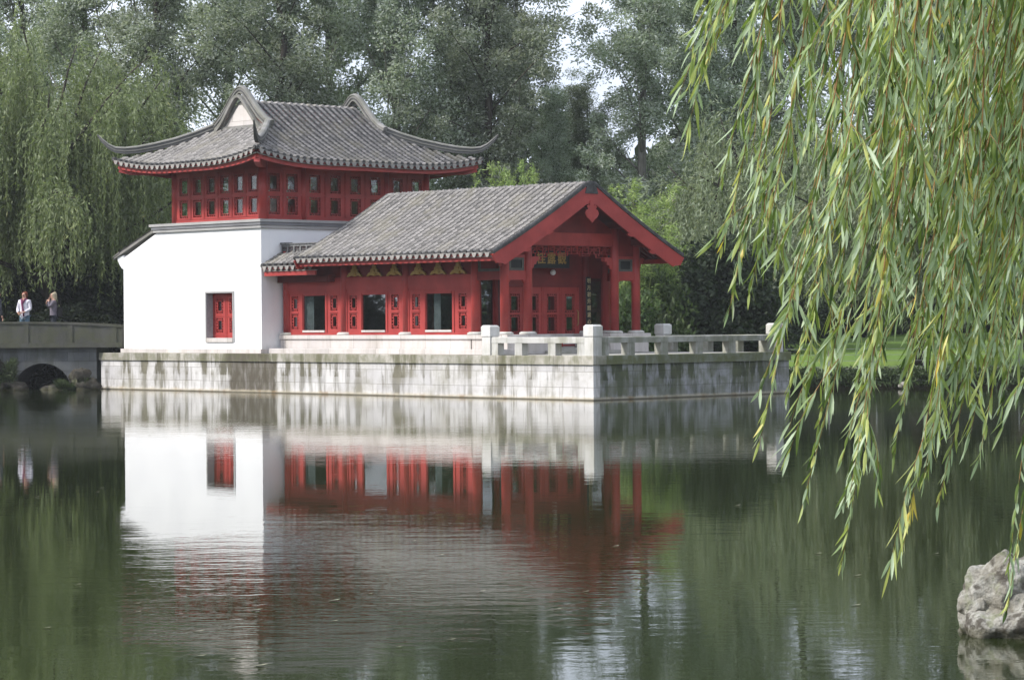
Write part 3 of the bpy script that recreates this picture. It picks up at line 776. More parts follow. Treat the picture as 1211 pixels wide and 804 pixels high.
# walls of the room with wide windows (left side and, alike, the far side)
bays = [(14.10, 11.40), (11.40, 8.65), (8.65, 5.75)]
for v in (14.10, 11.40, 8.65): column(1.20, v, cz, 4.25, 0.125)
for v in (11.40, 8.65): column(6.45, v, cz, 4.25, 0.125)
def bay_wall(axis, a, s0, s1, mirror):
    """a bay between columns at s0 > s1; wide pane in the middle, two fretted lights each side"""
    Ls = s0-s1
    big = (s1+Ls*0.325, s1+Ls*0.705)
    lts = (s1+Ls*0.175, s1+Ls*0.852)
    hs = [(big[0], big[1], 1.86, 2.89)] + [(c-0.16, c+0.16, z-0.22, z+0.22) for c in lts for z in (2.12, 2.66)]
    m_ = MB().wall(axis, a, 0.06, s1+0.08, s0-0.08, 1.717, 3.42, hs)
    outn = 1 if mirror else -1
    f = a-0.022 if outn < 0 else a+0.06
    def B(x0,x1,z0,z1,t=0.022): m_.box(f, f+t, x0, x1, z0, z1)
    B(s1+0.10, s0-0.10, 3.045, 3.40)                        # beam
    B(s1+0.10, s0-0.10, 1.72, 1.78); B(s1+0.10, s0-0.10, 2.965, 2.995)
    for q in (big[0]-0.10, big[1]+0.02): B(q, q+0.08, 1.785, 2.96)
    B(big[0], big[1], 2.90, 2.96); 
    B(s1+0.10, s1+0.15, 1.785, 2.96); B(s0-0.15, s0-0.10, 1.785, 2.96)
    for c in lts: B(c-0.19, c+0.19, 2.375, 2.405, 0.014)
    m_.build('bay_wall', M['red'], PAV)
    MB().box(f-0.01*outn if outn > 0 else f-0.02, f+0.03, big[0], big[1], 1.80, 1.858).build('window_sill', M['plinth'], PAV)
    MB().box(a+0.030, a+0.036, big[0], big[1], 1.86, 2.89).build('window_pane', M['glass_dark'], PAV)
    for c in lts:
        for z in (2.12, 2.66): lattice(PAV, 0, a+0.03, c, z, 0.32, 0.44, outn, 'glass_dark')
for (a_, b_) in bays:
    bay_wall(0, 1.17, a_, b_, False)
    bay_wall(0, 6.42, a_, b_, True)
# eave wall above the beam, with gilded brackets
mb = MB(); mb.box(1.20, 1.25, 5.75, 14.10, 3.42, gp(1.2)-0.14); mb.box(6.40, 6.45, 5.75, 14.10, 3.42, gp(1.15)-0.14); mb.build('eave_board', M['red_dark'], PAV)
for v in (10.87, 9.98, 9.10, 8.06, 7.22, 6.38):
    g = [(-.33,3.44),(-.30,3.425),(-.17,3.47),(0,3.44),(.17,3.47),(.30,3.425),(.33,3.44),(.24,3.53),(.15,3.56),(.14,3.64),(.085,3.66),(.07,3.75),(.03,3.77),(0,3.83),(-.03,3.77),(-.07,3.75),(-.085,3.66),(-.14,3.64),(-.15,3.56),(-.24,3.53)]
    m_ = MB().prism([(v+a,z) for a,z in g], 0, 1.10, 1.16)
    m_.box(1.05,1.10, v-0.10, v+0.10, 3.47, 3.52); m_.box(1.06,1.10, v-0.05, v+0.05, 3.58, 3.63)
    m_.build('gilded_bracket', M['gold'], PAV)
# back end wall, ceiling and floor inside
mb = MB(); mb.box(1.25, 6.40, 14.12, 14.20, 1.717, 4.3); mb.box(1.30, 6.38, 5.95, 14.10, 3.9, 3.95); mb.build('end_wall', M['inside'], PAV)
mb = MB(); mb.box(1.25, 6.40, 5.82, 14.10, 1.716, 1.74); mb.build('room_floor', M['floor_in'], PAV)
mb = MB(); mb.box(1.27, 1.28, 12.92, 13.36, 1.75, 3.0); mb.build('curtain_and_reflection', M['curtain_and_reflection'], PAV); mb = MB(); mb.box(1.27, 1.28, 7.28, 7.55, 1.75, 3.0); mb.build('curtain_and_reflection', M['curtain_and_reflection'], PAV)  # first strip stands in for the white wall's reflection in the pane, second a curtain
# door wall
mb = MB()
dl = [2.37, 3.11, 3.85, 4.59, 5.33]
dc = [(dl[i]+dl[i+1])/2 for i in range(4)]
holes = [(c-0.20, c+0.20, z-0.265, z+0.265) for c in dc for z in (2.00, 2.60)]
hd = [(dl[0], dl[-1], 1.33, 3.06)]
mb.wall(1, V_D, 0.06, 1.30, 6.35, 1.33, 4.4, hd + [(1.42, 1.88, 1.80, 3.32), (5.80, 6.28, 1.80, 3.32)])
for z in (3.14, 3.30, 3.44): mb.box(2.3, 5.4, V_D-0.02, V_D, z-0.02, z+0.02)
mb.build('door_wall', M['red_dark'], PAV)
mb = MB(); mb.box(1.42, 1.88, V_D+0.025, V_D+0.031, 1.80, 3.32); mb.build('side_pane', M['glass_dark'], PAV)
mb = MB(); mb.box(5.80, 6.28, V_D+0.025, V_D+0.031, 1.80, 3.32); mb.build('side_pane', M['glass_dark'], PAV)
for i in range(4):
    x0, x1 = dl[i]+0.006, dl[i+1]-0.006
    m_ = MB().wall(1, V_D+0.005, 0.045, x0, x1, 1.34, 3.055, [h for h in holes if x0 < (h[0]+h[1])/2 < x1])
    for xx in (x0, x1-0.05): m_.box(xx, xx+0.05, V_D-0.012, V_D+0.005, 1.34, 3.055)
    for z in (1.36, 1.68, 2.275, 2.9): m_.box(x0+0.05, x1-0.05, V_D-0.010, V_D+0.005, z, z+0.045)
    d_ = m_.build('door', M['red'], PAV)
    for z in (2.00, 2.60): lattice(d_, 1, V_D+0.03, dc[i], z, 0.40, 0.53, -1, 'glass_dark', ring=0.042)
    if i in (1,3):
        xx = x0+0.10 if i == 1 else x1-0.09
        MB().tube([(xx,V_D-0.01,1.95),(xx,V_D-0.06,2.0),(xx,V_D-0.06,2.35),(xx,V_D-0.01,2.4)] if i == 3 else [(xx,V_D-0.01,2.1),(xx,V_D-0.06,2.12),(xx,V_D-0.06,2.22),(xx,V_D-0.01,2.24)], 0.016).build('handle', M['brass'], d_)
# porch frame in the gable plane
mb = MB(); mb.box(2.10, 5.60, V_F-0.06, V_F+0.06, 4.22, 4.58)
d_ = 0
mb.build('gable_beam', M['red'], PAV)
tri = [(2.10,4.581),(5.60,4.581)] + [(RC+q, gp(RC-q)-0.36) for q in (1.55,1.2,0.8,0.4,0.1,0)] + [(RC-q, gp(RC-q)-0.36) for q in (0.1,0.4,0.8,1.2,1.55)]
tri = [p for p in tri if p[1] > 4.5]
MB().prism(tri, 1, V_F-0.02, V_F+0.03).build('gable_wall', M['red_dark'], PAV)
for u0, u1 in ((1.20,2.10),(5.60,6.50)):
    m_ = MB(); m_.box(u0, u1, V_F-0.05, V_F+0.05, 3.24, 3.50); m_.box(u0, u1, V_F-0.035, V_F+0.035, 3.86, 3.94); m_.box(u0+0.12,u0+0.16,V_F-0.03,V_F+0.03,3.50,3.86); m_.box(u1-0.16,u1-0.12,V_F-0.03,V_F+0.03,3.50,3.86)
    m_.build('tie_beam', M['red'], PAV)
    MB().wall(1, V_F-0.025, 0.05, u0+0.16, u1-0.16, 3.502, 3.858, [(u0+0.24,u1-0.24,3.57,3.80)]).build('panel_frame', M['grey_panel'], PAV)
    MB().box(u0+0.24, u1-0.24, V_F, V_F+0.012, 3.57, 3.80).build('panel', M['board'], PAV)
    tri = [(u0,3.945),(u1,3.945),(u1, gp(min(u1,RU1-u1))-0.16),(u0, gp(min(u0,RU1-u0))-0.16)]
    MB().prism(tri, 1, V_F-0.02, V_F+0.02).build('gable_infill', M['red_dark'], PAV)
for u in (1.20, 6.45):
    m_ = MB(); m_.box(u-0.05, u+0.05, V_F, V_D, 3.24, 3.48); m_.box(u-0.06, u+0.06, V_F-0.75, 14.1, gp(1.2)-0.36, gp(1.2)-0.15); m_.build('tie_beam', M['red_dark'], PAV)
    MB().wall(0, u-0.02, 0.04, V_F+0.1, V_D-0.1, 3.482, 4.0, [(V_F+0.2, V_D-0.2, 3.56, 3.9)]).build('panel_frame', M['grey_panel'], PAV)
# brackets (carved) at the column heads
def bracket(u, sg, z, w=0.30, h=0.34):
    g = [(0,z),(w,z),(w,z-h*.25),(w*.72,z-h*.3),(w*.66,z-h*.55),(w*.38,z-h*.6),(w*.3,z-h*.85),(0.0,z-h)]
    MB().prism([(u+sg*a, b) for a,b in g], 1, V_F-0.03, V_F+0.03).build('bracket', M['red'], PAV)
bracket(2.22, 1, 3.88); bracket(5.48, -1, 3.88); bracket(1.08, -1, 3.9, 0.22, 0.3); bracket(6.62, 1, 3.9, 0.22, 0.3)
bracket(1.32,1,3.24,.09,.10); bracket(5.72,1,3.24,.09,.10); bracket(1.98,-1,3.24,.09,.10); bracket(6.38,-1,3.24,.09,.10)
# fretwork frieze under the beam
mb = MB(); t = 0.017; y0, y1 = V_F-0.018, V_F+0.018
def fb(x0,x1,z0,z1): mb.box(min(x0,x1),max(x0,x1),y0,y1,min(z0,z1),max(z0,z1))
X0, X1 = 2.24, 5.46; rf = random.Random(5)
fb(X0,X1,4.20,4.215); fb(X0,X1,4.0-t,4.0)
nx = 14; dx = (X1-X0)/nx
for i in range(nx):
    x = X0+dx*i
    fb(x-t/2,x+t/2,4.0,4.2)
    if i % 2 == 0:
        fb(x,x+dx*.7,4.13,4.13+t); fb(x+dx*.7-t,x+dx*.7,4.06,4.13); fb(x+dx*.3,x+dx*.7,4.06,4.06+t)
        fb(x+dx*.3,x+dx*.3+t,4.0,4.06)
    else:
        fb(x+dx*.3,x+dx,4.07,4.07+t); fb(x+dx*.3,x+dx*.3+t,4.07,4.15); fb(x+dx*.3,x+dx*.75,4.15,4.15+t); fb(x+dx*.75,x+dx*.75+t,4.15,4.2)
for x0, sg in ((X0,1),(X1,-1)):
    fb(x0,x0+sg*0.62,3.90,3.90-t); fb(x0+sg*.62,x0+sg*(.62-t),3.9,4.0); fb(x0,x0+sg*.38,3.80,3.80-t); fb(x0+sg*.38,x0+sg*(.38-t),3.8,3.9)
    fb(x0+sg*.18,x0+sg*(.18-t),3.7,3.98); fb(x0,x0+sg*.18,3.70,3.70-t); fb(x0+sg*.5,x0+sg*(.5-t),3.93,4.0)
for x0 in (3.25, 4.15): fb(x0,x0+.45,3.93,3.93+t); fb(x0,x0+t,3.93,4.0); fb(x0+.45-t,x0+.45,3.93,4.0)
mb.build('fretwork', M['red'], PAV)
# small lamp under the name board
MB().lathe(4.13, V_D-0.14, [(0.03,3.40),(0.075,3.44),(0.085,3.49),(0.06,3.54),(0.03,3.56)], 12).build('lamp', M['lampglass'], PAV, True)

# connecting roof between house and pavilion
SM = thing('corridor_roof', 'short low tiled roof with pierced ridge between the white wall and the pavilion', 'roof', (0.85, 13.1, 3.6), bld=True)
def CF(s, d, h): return (0.34+d, s, 3.80+0.50*d+h)
mb = MB(); slab(mb, 11.75, 14.24, lambda s: 0.95, CF, 2, 4); mb.build('boarding', M['soffit'], SM)
tile_slope('tiles', SM, M['tile'], 11.75, 14.24, lambda s: 0.95, CF)
eave_ends(SM, 11.80, 14.22, CF, outward=(-1,0,0))
MB().box(0.37, 0.46, 11.76, 14.23, 3.635, 3.655).build('batten', M['drip'], SM)
MB().box(0.40, 0.45, 11.80, 14.20, 3.50, 3.634).build('fascia', M['red'], SM)
mb = MB(); mb.wall(0, 1.08, 0.10, 11.72, 14.22, 4.16, 4.46, [(11.85+0.30*i, 11.85+0.30*i+0.24, 4.21, 4.39) for i in range(8)])
mb.box(1.04, 1.22, 13.85, 14.23, 4.46, 4.52); mb.box(1.05,1.20,11.70,13.848,4.462,4.49)
for i in range(8):
    for k in (1,2,3): mb.box(1.115,1.145, 11.85+0.30*i+0.06*k-0.008, 11.85+0.30*i+0.06*k+0.008, 4.21, 4.39)
    mb.box(1.115,1.145, 11.85+0.30*i, 11.85+0.30*i+0.24, 4.292, 4.308)
mb.build('pierced_ridge', M['brick_grey'], SM)
mb = MB(); mb.box(1.181,1.195,11.72,14.22,4.16,4.45); mb.box(0.9,1.19,11.8,14.2,3.3,3.5); mb.build('ceiling_board', M['soffit'], SM)

# ================================================================== boards with writing
def text_mesh(txt, size, mat, ext=0.006):
    cu = bpy.data.curves.new('lettering', 'FONT'); cu.body = txt; cu.size = size; cu.extrude = ext
    cu.align_x = 'CENTER'; cu.align_y = 'CENTER'; cu.resolution_u = 3; cu.offset = 0.004*size/0.3
    o = bpy.data.objects.new('lettering_src', cu); COL.objects.link(o)
    dg = bpy.context.evaluated_depsgraph_get(); me = bpy.data.meshes.new_from_object(o.evaluated_get(dg))
    bpy.data.objects.remove(o); bpy.data.curves.remove(cu)
    me.materials.clear(); me.materials.append(mat)
    return me
NB = thing('name_board', 'black name board with three gilt characters hung over the porch doors', 'sign', (3.80, 5.36, 3.62), bld=True)
b = MB(); b.box(3.11, 4.49, 5.34, 5.38, 3.63, 4.08); bo = b.build('board', M['board'], NB)
fr = MB(); fr.box(3.08,4.52,5.325,5.385,4.08,4.11); fr.box(3.08,4.52,5.325,5.385,3.60,3.63); fr.box(3.08,3.11,5.325,5.385,3.63,4.08); fr.box(4.49,4.52,5.325,5.385,3.63,4.08)
fr.build('frame', M['board'], NB)
NB.rotation_euler = (0.22, 0, A44)
NB.rotation_euler = Matrix.Rotation(A44, 3, 'Z').to_euler()
for i, ch in enumerate('桂露觀'):
    me = text_mesh(ch, 0.36, M['gold'])
    o = link_mesh('character', me, bo); o.rotation_euler = (math.pi/2, 0, 0)
    o.location = Vector((3.38+0.42*i, 5.333, 3.86)) - ORG[NB.name]
def couplet(u, label, txt):
    t = thing('couplet_board', label, 'sign', (u, V_D-0.16, 1.85), 'narrow couplet boards on the porch columns', bld=True)
    # a board bent round the column
    m_ = MB(); n = 8; pts = []
    for k in range(n+1):
        a = -0.62 + 1.24*k/n; pts.append((u+0.165*math.sin(a), V_D-0.165*math.cos(a)+0.0))
    for k in range(n, -1, -1):
        a = -0.62 + 1.24*k/n; pts.append((u+0.145*math.sin(a), V_D-0.145*math.cos(a)))
    m_.prism(pts, 2, 1.86, 3.36); bd = m_.build('board', M['board'], t)
    for i, ch in enumerate(txt):
        me = text_mesh(ch, 0.155, M['lampglass'] if False else M['gold_pale'])
        o = link_mesh('character', me, bd); o.rotation_euler = (math.pi/2, 0, 0)
        o.location = Vector((u, V_D-0.170, 3.24-0.198*i)) - ORG[t.name]
M['gold_pale'] = m_plain('pale_gilt', (0.60,0.50,0.30), 0.5, 20, 0.2, 0.1)
couplet(2.06, 'narrow black couplet board with gilt characters behind the left front porch column', '水榭風來香滿座')
couplet(5.58, 'narrow black couplet board with gilt characters right of the porch doors', '明月初升照素心')
# ================================================================== ground and water
def fbm(x, y, s=1.0):
    return (np.sin(x*0.37*s+1.3)*np.cos(y*0.29*s+0.7) + 0.5*np.sin(x*0.91*s+y*0.53*s) + 0.25*np.cos(x*2.1*s-y*1.7*s))
def shore(X):
    s = np.where(X > 3, 77.0, np.where(X < -13.2, 85.6, 85.0))
    s = np.where((X > -13.2) & (X <= 3), 85.0, s)
    s = np.where((X > -16.3) & (X < -14.0), 87.5, s)
    return s
def ground_z(X, Y):
    land = np.maximum.reduce([Y-shore(X), 2.3-Y, -33-X, X-27, np.minimum(X-4.3, 12.5-Y)])
    z = np.interp(land, [-2.5,-0.4,0.0,0.35,0.9,2.0,30,80,700], [-1.3,-0.5,-0.03,0.12,0.50,0.58,1.25,1.6,2.5])
    far = np.clip((land-3)/40, 0, 1)
    return z + far*0.12*fbm(X, Y, 0.25) + np.clip(land, 0, 1)*0.02*fbm(X, Y, 1.5)
def axis_pts(a, b, step, lo, hi, n):
    core = np.arange(a, b+1e-6, step)
    l = a-(np.geomspace(1, 1+(a-lo), n)[1:]-1); h = b+(np.geomspace(1, 1+(hi-b), n)[1:]-1)
    return np.concatenate([l[::-1], core, h])
gx = axis_pts(-36, 30, 0.5, -900, 900, 24)
gy = np.concatenate([axis_pts(-4, 15, 0.5, -300, 15.1, 14)[:-13] if False else np.concatenate([-(np.geomspace(1,300,14)[1:][::-1])-3, np.arange(-3.5,15,0.5)]), np.arange(15,72,3.0), np.arange(72,104,0.4), 104+np.geomspace(1,1400,30)])
GX, GY = np.meshgrid(gx, gy)
GZ = ground_z(GX, GY)
nx_, ny_ = len(gx), len(gy)
V = np.stack([GX.ravel(), GY.ravel(), GZ.ravel()], 1)
ii = (np.arange(ny_-1)[:,None]*nx_ + np.arange(nx_-1)[None,:]).ravel()
Fq = np.stack([ii, ii+1, ii+nx_+1, ii+nx_], 1)
def grass_mat():
    m, nt, out = newmat('lawn'); p = geopos(nt)
    n1 = noise(nt, p, 0.25, 4); n2 = noise(nt, p, 9, 4, 0.7)
    sx = nt.nodes.new('ShaderNodeSeparateXYZ'); nt.links.new(p, sx.inputs[0])
    col = mix(nt, smooth(nt, n1, 0.3, 0.7), (0.125,0.205,0.045), (0.17,0.25,0.06))
    col = mix(nt, mth(nt, 'MULTIPLY', smooth(nt, n2, 0.45, 0.8), 0.5), col, (0.05,0.10,0.02))
    k = mth(nt, 'SUBTRACT', 1.0, smooth(nt, mth(nt, 'ADD', sx.outputs[2], mth(nt, 'MULTIPLY', n2, 0.15)), 0.30, 0.52))
    col = mix(nt, k, col, (0.05,0.045,0.028))
    finish(nt, out, col, 0.9, n2, 0.05, 0.1); return m
g = link_mesh('ground', np_mesh('ground', V, Fq, grass_mat(), None, True)); tag(g, kind='structure')

def water_mat():
    m, nt, out = newmat('pond_water'); p = geopos(nt)
    sx = nt.nodes.new('ShaderNodeSeparateXYZ'); nt.links.new(p, sx.inputs[0])
    b = N(nt, 'ShaderNodeBsdfPrincipled', Roughness=0.015, IOR=1.333)
    n0 = noise(nt, p, 0.15, 3)
    nt.links.new(mix(nt, n0, (0.024,0.032,0.009), (0.012,0.018,0.007)), b.inputs['Base Color'])
    # ripples: fine, crests mostly across the view; and a breeze patch that ruffles the middle
    r1 = noise(nt, p, 2.6, 4, 0.55, (0.45,1.0,1.0))
    r2 = noise(nt, p, 9.0, 3, 0.5, (0.5,1.0,1.0))
    r3 = noise(nt, p, 0.55, 2, 0.5, (0.5,1.0,1.0))
    big = noise(nt, p, 0.09, 3, 0.55, (0.6,1.0,1.0))
    # ellipse round the breeze patch
    ex_ = mth(nt, 'DIVIDE', mth(nt, 'SUBTRACT', sx.outputs[0], -1.3), 3.4); ey_ = mth(nt, 'DIVIDE', mth(nt, 'SUBTRACT', sx.outputs[1], 22.5), 6.5)
    dd = mth(nt, 'SQRT', mth(nt, 'ADD', mth(nt, 'MULTIPLY', ex_, ex_), mth(nt, 'MULTIPLY', ey_, ey_)))
    dd = mth(nt, 'ADD', dd, mth(nt, 'MULTIPLY', mth(nt, 'SUBTRACT', noise(nt, p, 0.35, 4, 0.6, (0.5,1,1)), 0.5), 1.3))
    patch = mth(nt, 'SUBTRACT', 1.0, smooth(nt, dd, 0.55, 1.15))
    amp = mth(nt, 'ADD', mth(nt, 'ADD', 0.38, mth(nt, 'MULTIPLY', smooth(nt, big, 0.42, 0.66), 0.75)), mth(nt, 'MULTIPLY', patch, WATER_PATCH))
    h = mth(nt, 'ADD', mth(nt, 'MULTIPLY', r1, 1.0), mth(nt, 'ADD', mth(nt, 'MULTIPLY', r2, 0.42), mth(nt, 'MULTIPLY', r3, 1.0)))
    h = mth(nt, 'MULTIPLY', h, mth(nt, 'MULTIPLY', amp, mth(nt, 'ADD', 1.0, mth(nt, 'MULTIPLY', smooth(nt, sx.outputs[1], 34.0, 58.0), 1.3))))
    bp = N(nt, 'ShaderNodeBump', Strength=1.0, Distance=WATER_BUMP)
    nt.links.new(h, bp.inputs['Height']); nt.links.new(bp.outputs[0], b.inputs['Normal'])
    nt.links.new(b.outputs[0], out.inputs['Surface']); return m
WATER_BUMP = 0.0016; WATER_PATCH = 1.25
mb = MB(); mb.add([(-60,-20,0),(60,-20,0),(60,112,0),(-60,112,0)], [(0,1,2,3)])
w = mb.build('pond_water', water_mat()); tag(w, kind='structure')

# ================================================================== bridge
BR = thing('stone_bridge', 'low grey stone footbridge with solid parapet and one dark arch beside the white house', 'bridge', (-17.5, 84.7, 0))
M['br_face'] = m_stone('bridge_render', (0.15,0.155,0.165), (0.09,0.095,0.10), (0.06,0.065,0.05), 0.5, True, (0.7,0.3,0))
M['br_top'] = m_stone('bridge_parapet', (0.095,0.093,0.083), (0.055,0.055,0.047), (0.045,0.045,0.035), 0.7, True, moss=0.25)
def btop(x): return 2.19-0.010*(x+16.3)**2
arc = [(-15.16+0.92*math.cos(a), -0.05+0.89*math.sin(a)) for a in [math.pi - math.pi*k/20 for k in range(21)]]
MB().prism([(-25,-1),(-16.3,-1)] + arc + [(-14.0,-1),(-13.42,-1),(-13.42,1.34),(-25,1.34)], 1, 83.52, 85.9).build('arch_body', M['br_face'], BR)
ring = [(-15.16+(0.92+0.0)*math.cos(a), -0.05+0.89*math.sin(a)) for a in [math.pi*k/20 for k in range(21)]]
ring2 = [(-15.16+1.16*math.cos(a), -0.05+1.12*math.sin(a)) for a in [math.pi - math.pi*k/20 for k in range(21)]]
MB().prism(ring+ring2, 1, 83.49, 83.519).build('arch_ring', M['br_face'], BR)
n = 24; xs = [-25+ (25-12.56)*i/n for i in range(n+1)]
for yy, (ya, yb) in ((0,(83.44,83.64)),(1,(85.78,85.98))):
    m_ = MB(); m_.prism([(x, 1.50) for x in xs] + [(x, btop(x)-0.07) for x in reversed(xs)], 1, ya, yb); m_.build('parapet', M['br_top'], BR)
    m_ = MB(); m_.prism([(x, btop(x)-0.068) for x in xs] + [(x, btop(x)) for x in reversed(xs)], 1, ya-0.03, yb+0.03); m_.build('parapet_cap', M['br_top'], BR)
    for k in range(9):
        x = -24.2+1.42*k; MB().box(x-0.09, x+0.09, ya-0.022, yb+0.022, 1.503, btop(x)-0.072).build('pier', M['br_top'], BR)
MB().prism([(x, 1.341) for x in (xs[0], xs[-1])] + [(xs[-1],1.498),(xs[0],1.498)], 1, 83.34, 86.08).build('deck', M['br_top'], BR)

# ================================================================== rocks
from mathutils import noise as mn
import bmesh
def rock_mesh(name, lobes, seed, mat, sub=5, amp=0.16, f=2.2, fold=0.0):
    vs_all = []; fs_all = []
    for (cx, cy, cz_, rx, ry, rz) in lobes:
        bm = bmesh.new(); bmesh.ops.create_icosphere(bm, subdivisions=sub, radius=1.0)
        base = len(vs_all); off = Vector((seed*3.1, seed*1.7, seed*0.9)); bm.verts.index_update()
        for v in bm.verts:
            p = v.co.copy(); q = Vector((p.x*rx+cx, p.y*ry+cy, p.z*rz+cz_))
            s = f/max(0.25, (rx+ry+rz)/3)
            w_ = Vector((mn.noise(q*s*0.6+off), mn.noise(q*s*0.6+off+Vector((9,0,0))), mn.noise(q*s*0.6+off+Vector((0,9,0)))))
            d = mn.noise(q*s*0.6+off+w_*0.9)*1.1 + (0.42-abs(mn.noise(q*s*1.1+off*2+w_*fold*1.6)))*1.1 + (0.3-abs(mn.noise(q*s*2.7+off+w_*1.5)))*0.35 + mn.noise(q*s*7+off)*0.09 + mn.noise(q*s*18+off)*0.035
            rr_ = (rx+ry+rz)/3
            q = q + p*(amp*d*rr_*2)
            vs_all.append(tuple(q))
        for fc in bm.faces: fs_all.append(tuple(base+v.index for v in fc.verts))
        bm.free()
    mb_ = MB(); mb_.v = vs_all; mb_.f = fs_all
    return mb_
def rock_mat(name, c1, c2, dark, sc_=4.0):
    m, nt, out = newmat(name); co = objco(nt)
    n1 = noise(nt, co, sc_, 6, 0.62); n2 = noise(nt, co, sc_*6, 5, 0.6); n3 = noise(nt, co, sc_*1.7, 3, 0.5)
    geo = nt.nodes.new('ShaderNodeNewGeometry')
    col = mix(nt, smooth(nt, n1, 0.35, 0.65), c1, c2)
    col = mix(nt, mth(nt, 'MULTIPLY', smooth(nt, n3, 0.55, 0.70), 0.7), col, (0.15,0.16,0.09))
    col = mix(nt, mth(nt, 'MULTIPLY', mth(nt, 'SUBTRACT', 1.0, smooth(nt, geo.outputs['Pointiness'], 0.42, 0.50)), 0.8), col, dark)  # creases darkened: crevice shade put into the colour
    n4 = noise(nt, co, sc_*0.9, 4, 0.6)
    col = mix(nt, mth(nt, 'MULTIPLY', mth(nt, 'SUBTRACT', 1.0, smooth(nt, n4, 0.40, 0.50)), 0.85), col, dark)  # more painted crevices, placed by noise
    col = mix(nt, mth(nt, 'MULTIPLY', smooth(nt, n2, 0.5, 0.75), 0.5), col, dark)
    sx = nt.nodes.new('ShaderNodeSeparateXYZ'); nt.links.new(co, sx.inputs[0])
    wet = mth(nt, 'SUBTRACT', 1.0, smooth(nt, mth(nt, 'ADD', sx.outputs[2], mth(nt, 'MULTIPLY', mth(nt, 'SUBTRACT', n3, 0.5), 0.08)), 0.03, 0.075))
    col = mix(nt, mth(nt, 'MULTIPLY', wet, 0.7), col, (0.06,0.055,0.03))
    finish(nt, out, col, 0.85, n2, 0.02, 0.25); return m
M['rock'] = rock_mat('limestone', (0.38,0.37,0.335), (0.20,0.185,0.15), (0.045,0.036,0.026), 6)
M['rock_dark'] = rock_mat('bank_rock', (0.055,0.048,0.038), (0.03,0.028,0.021), (0.01,0.01,0.008), 1.5)
rk = thing('rock', 'pale weathered limestone rock with hollows standing in the water at the lower right', 'rock', (3.45, 17.3, 0))
rk_l = [(3.28,17.30,0.16,0.26,0.24,0.33),(3.58,17.38,0.20,0.30,0.28,0.31),(3.06,17.20,0.19,0.10,0.12,0.085),(3.45,17.25,0.02,0.44,0.34,0.16),(3.16,17.22,0.04,0.14,0.16,0.15),(3.36,17.10,0.10,0.13,0.12,0.18)]
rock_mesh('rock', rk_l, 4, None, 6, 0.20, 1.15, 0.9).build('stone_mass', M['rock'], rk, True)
def rock(label, lobes, seed, mat='rock_dark', grp='dark rocks along the far bank by the bridge', sub=4, amp=0.2):
    l0 = lobes[0]
    t = rock_mesh('rock', lobes, seed, None, sub, amp, 1.3, 0.8).build('rock', M[mat], None, True)
    tag(t, label, 'rock', grp); return t
rock('big dark angular rock leaning on the bridge wall, left of the arch', [(-16.9,83.0,0.75,0.55,0.4,0.42),(-17.2,83.1,0.2,0.6,0.45,0.5)], 2)
rock('low rock in the water under the left side of the arch', [(-16.1,83.0,0.05,0.55,0.3,0.22)], 3)
rock('brown rock between the arch and the end of the terrace', [(-13.85,83.0,0.35,0.32,0.28,0.30),(-13.6,82.9,0.08,0.4,0.3,0.22)], 5)
rock('low rubble rock in front of the right foot of the arch', [(-14.5,83.05,0.0,0.6,0.3,0.16)], 6)
rock('flat wet rock at the left picture edge by the bridge', [(-17.6,82.6,0.0,0.7,0.4,0.25)], 7)
rock('small pale stone on the far bank edge under the right willow', [(11.6,76.75,0.10,0.16,0.12,0.11)], 8, 'rock', None, 3, 0.1)

# ================================================================== far right bank edge and low fence
FE = thing('wire_fence', 'low thin grey wire fence on posts along the lawn behind the right bank', 'fence', (18, 79.0, 0.55))
mb = MB()
for z in (0.62,0.80,0.98,1.16): mb.box(8.2, 30, 79.0, 79.012, z, z+0.012)
mb.build('wires', M['jamb'], FE)
for k in range(16): MB().box(8.2+1.45*k, 8.24+1.45*k, 78.98, 79.02, 0.45, 1.22).build('post', M['jamb'], FE)
o = MB().box(8.0, 32, 78.05, 78.25, 0.50, 0.60).build('path_kerb', M['plinth'], None); tag(o, kind='structure')

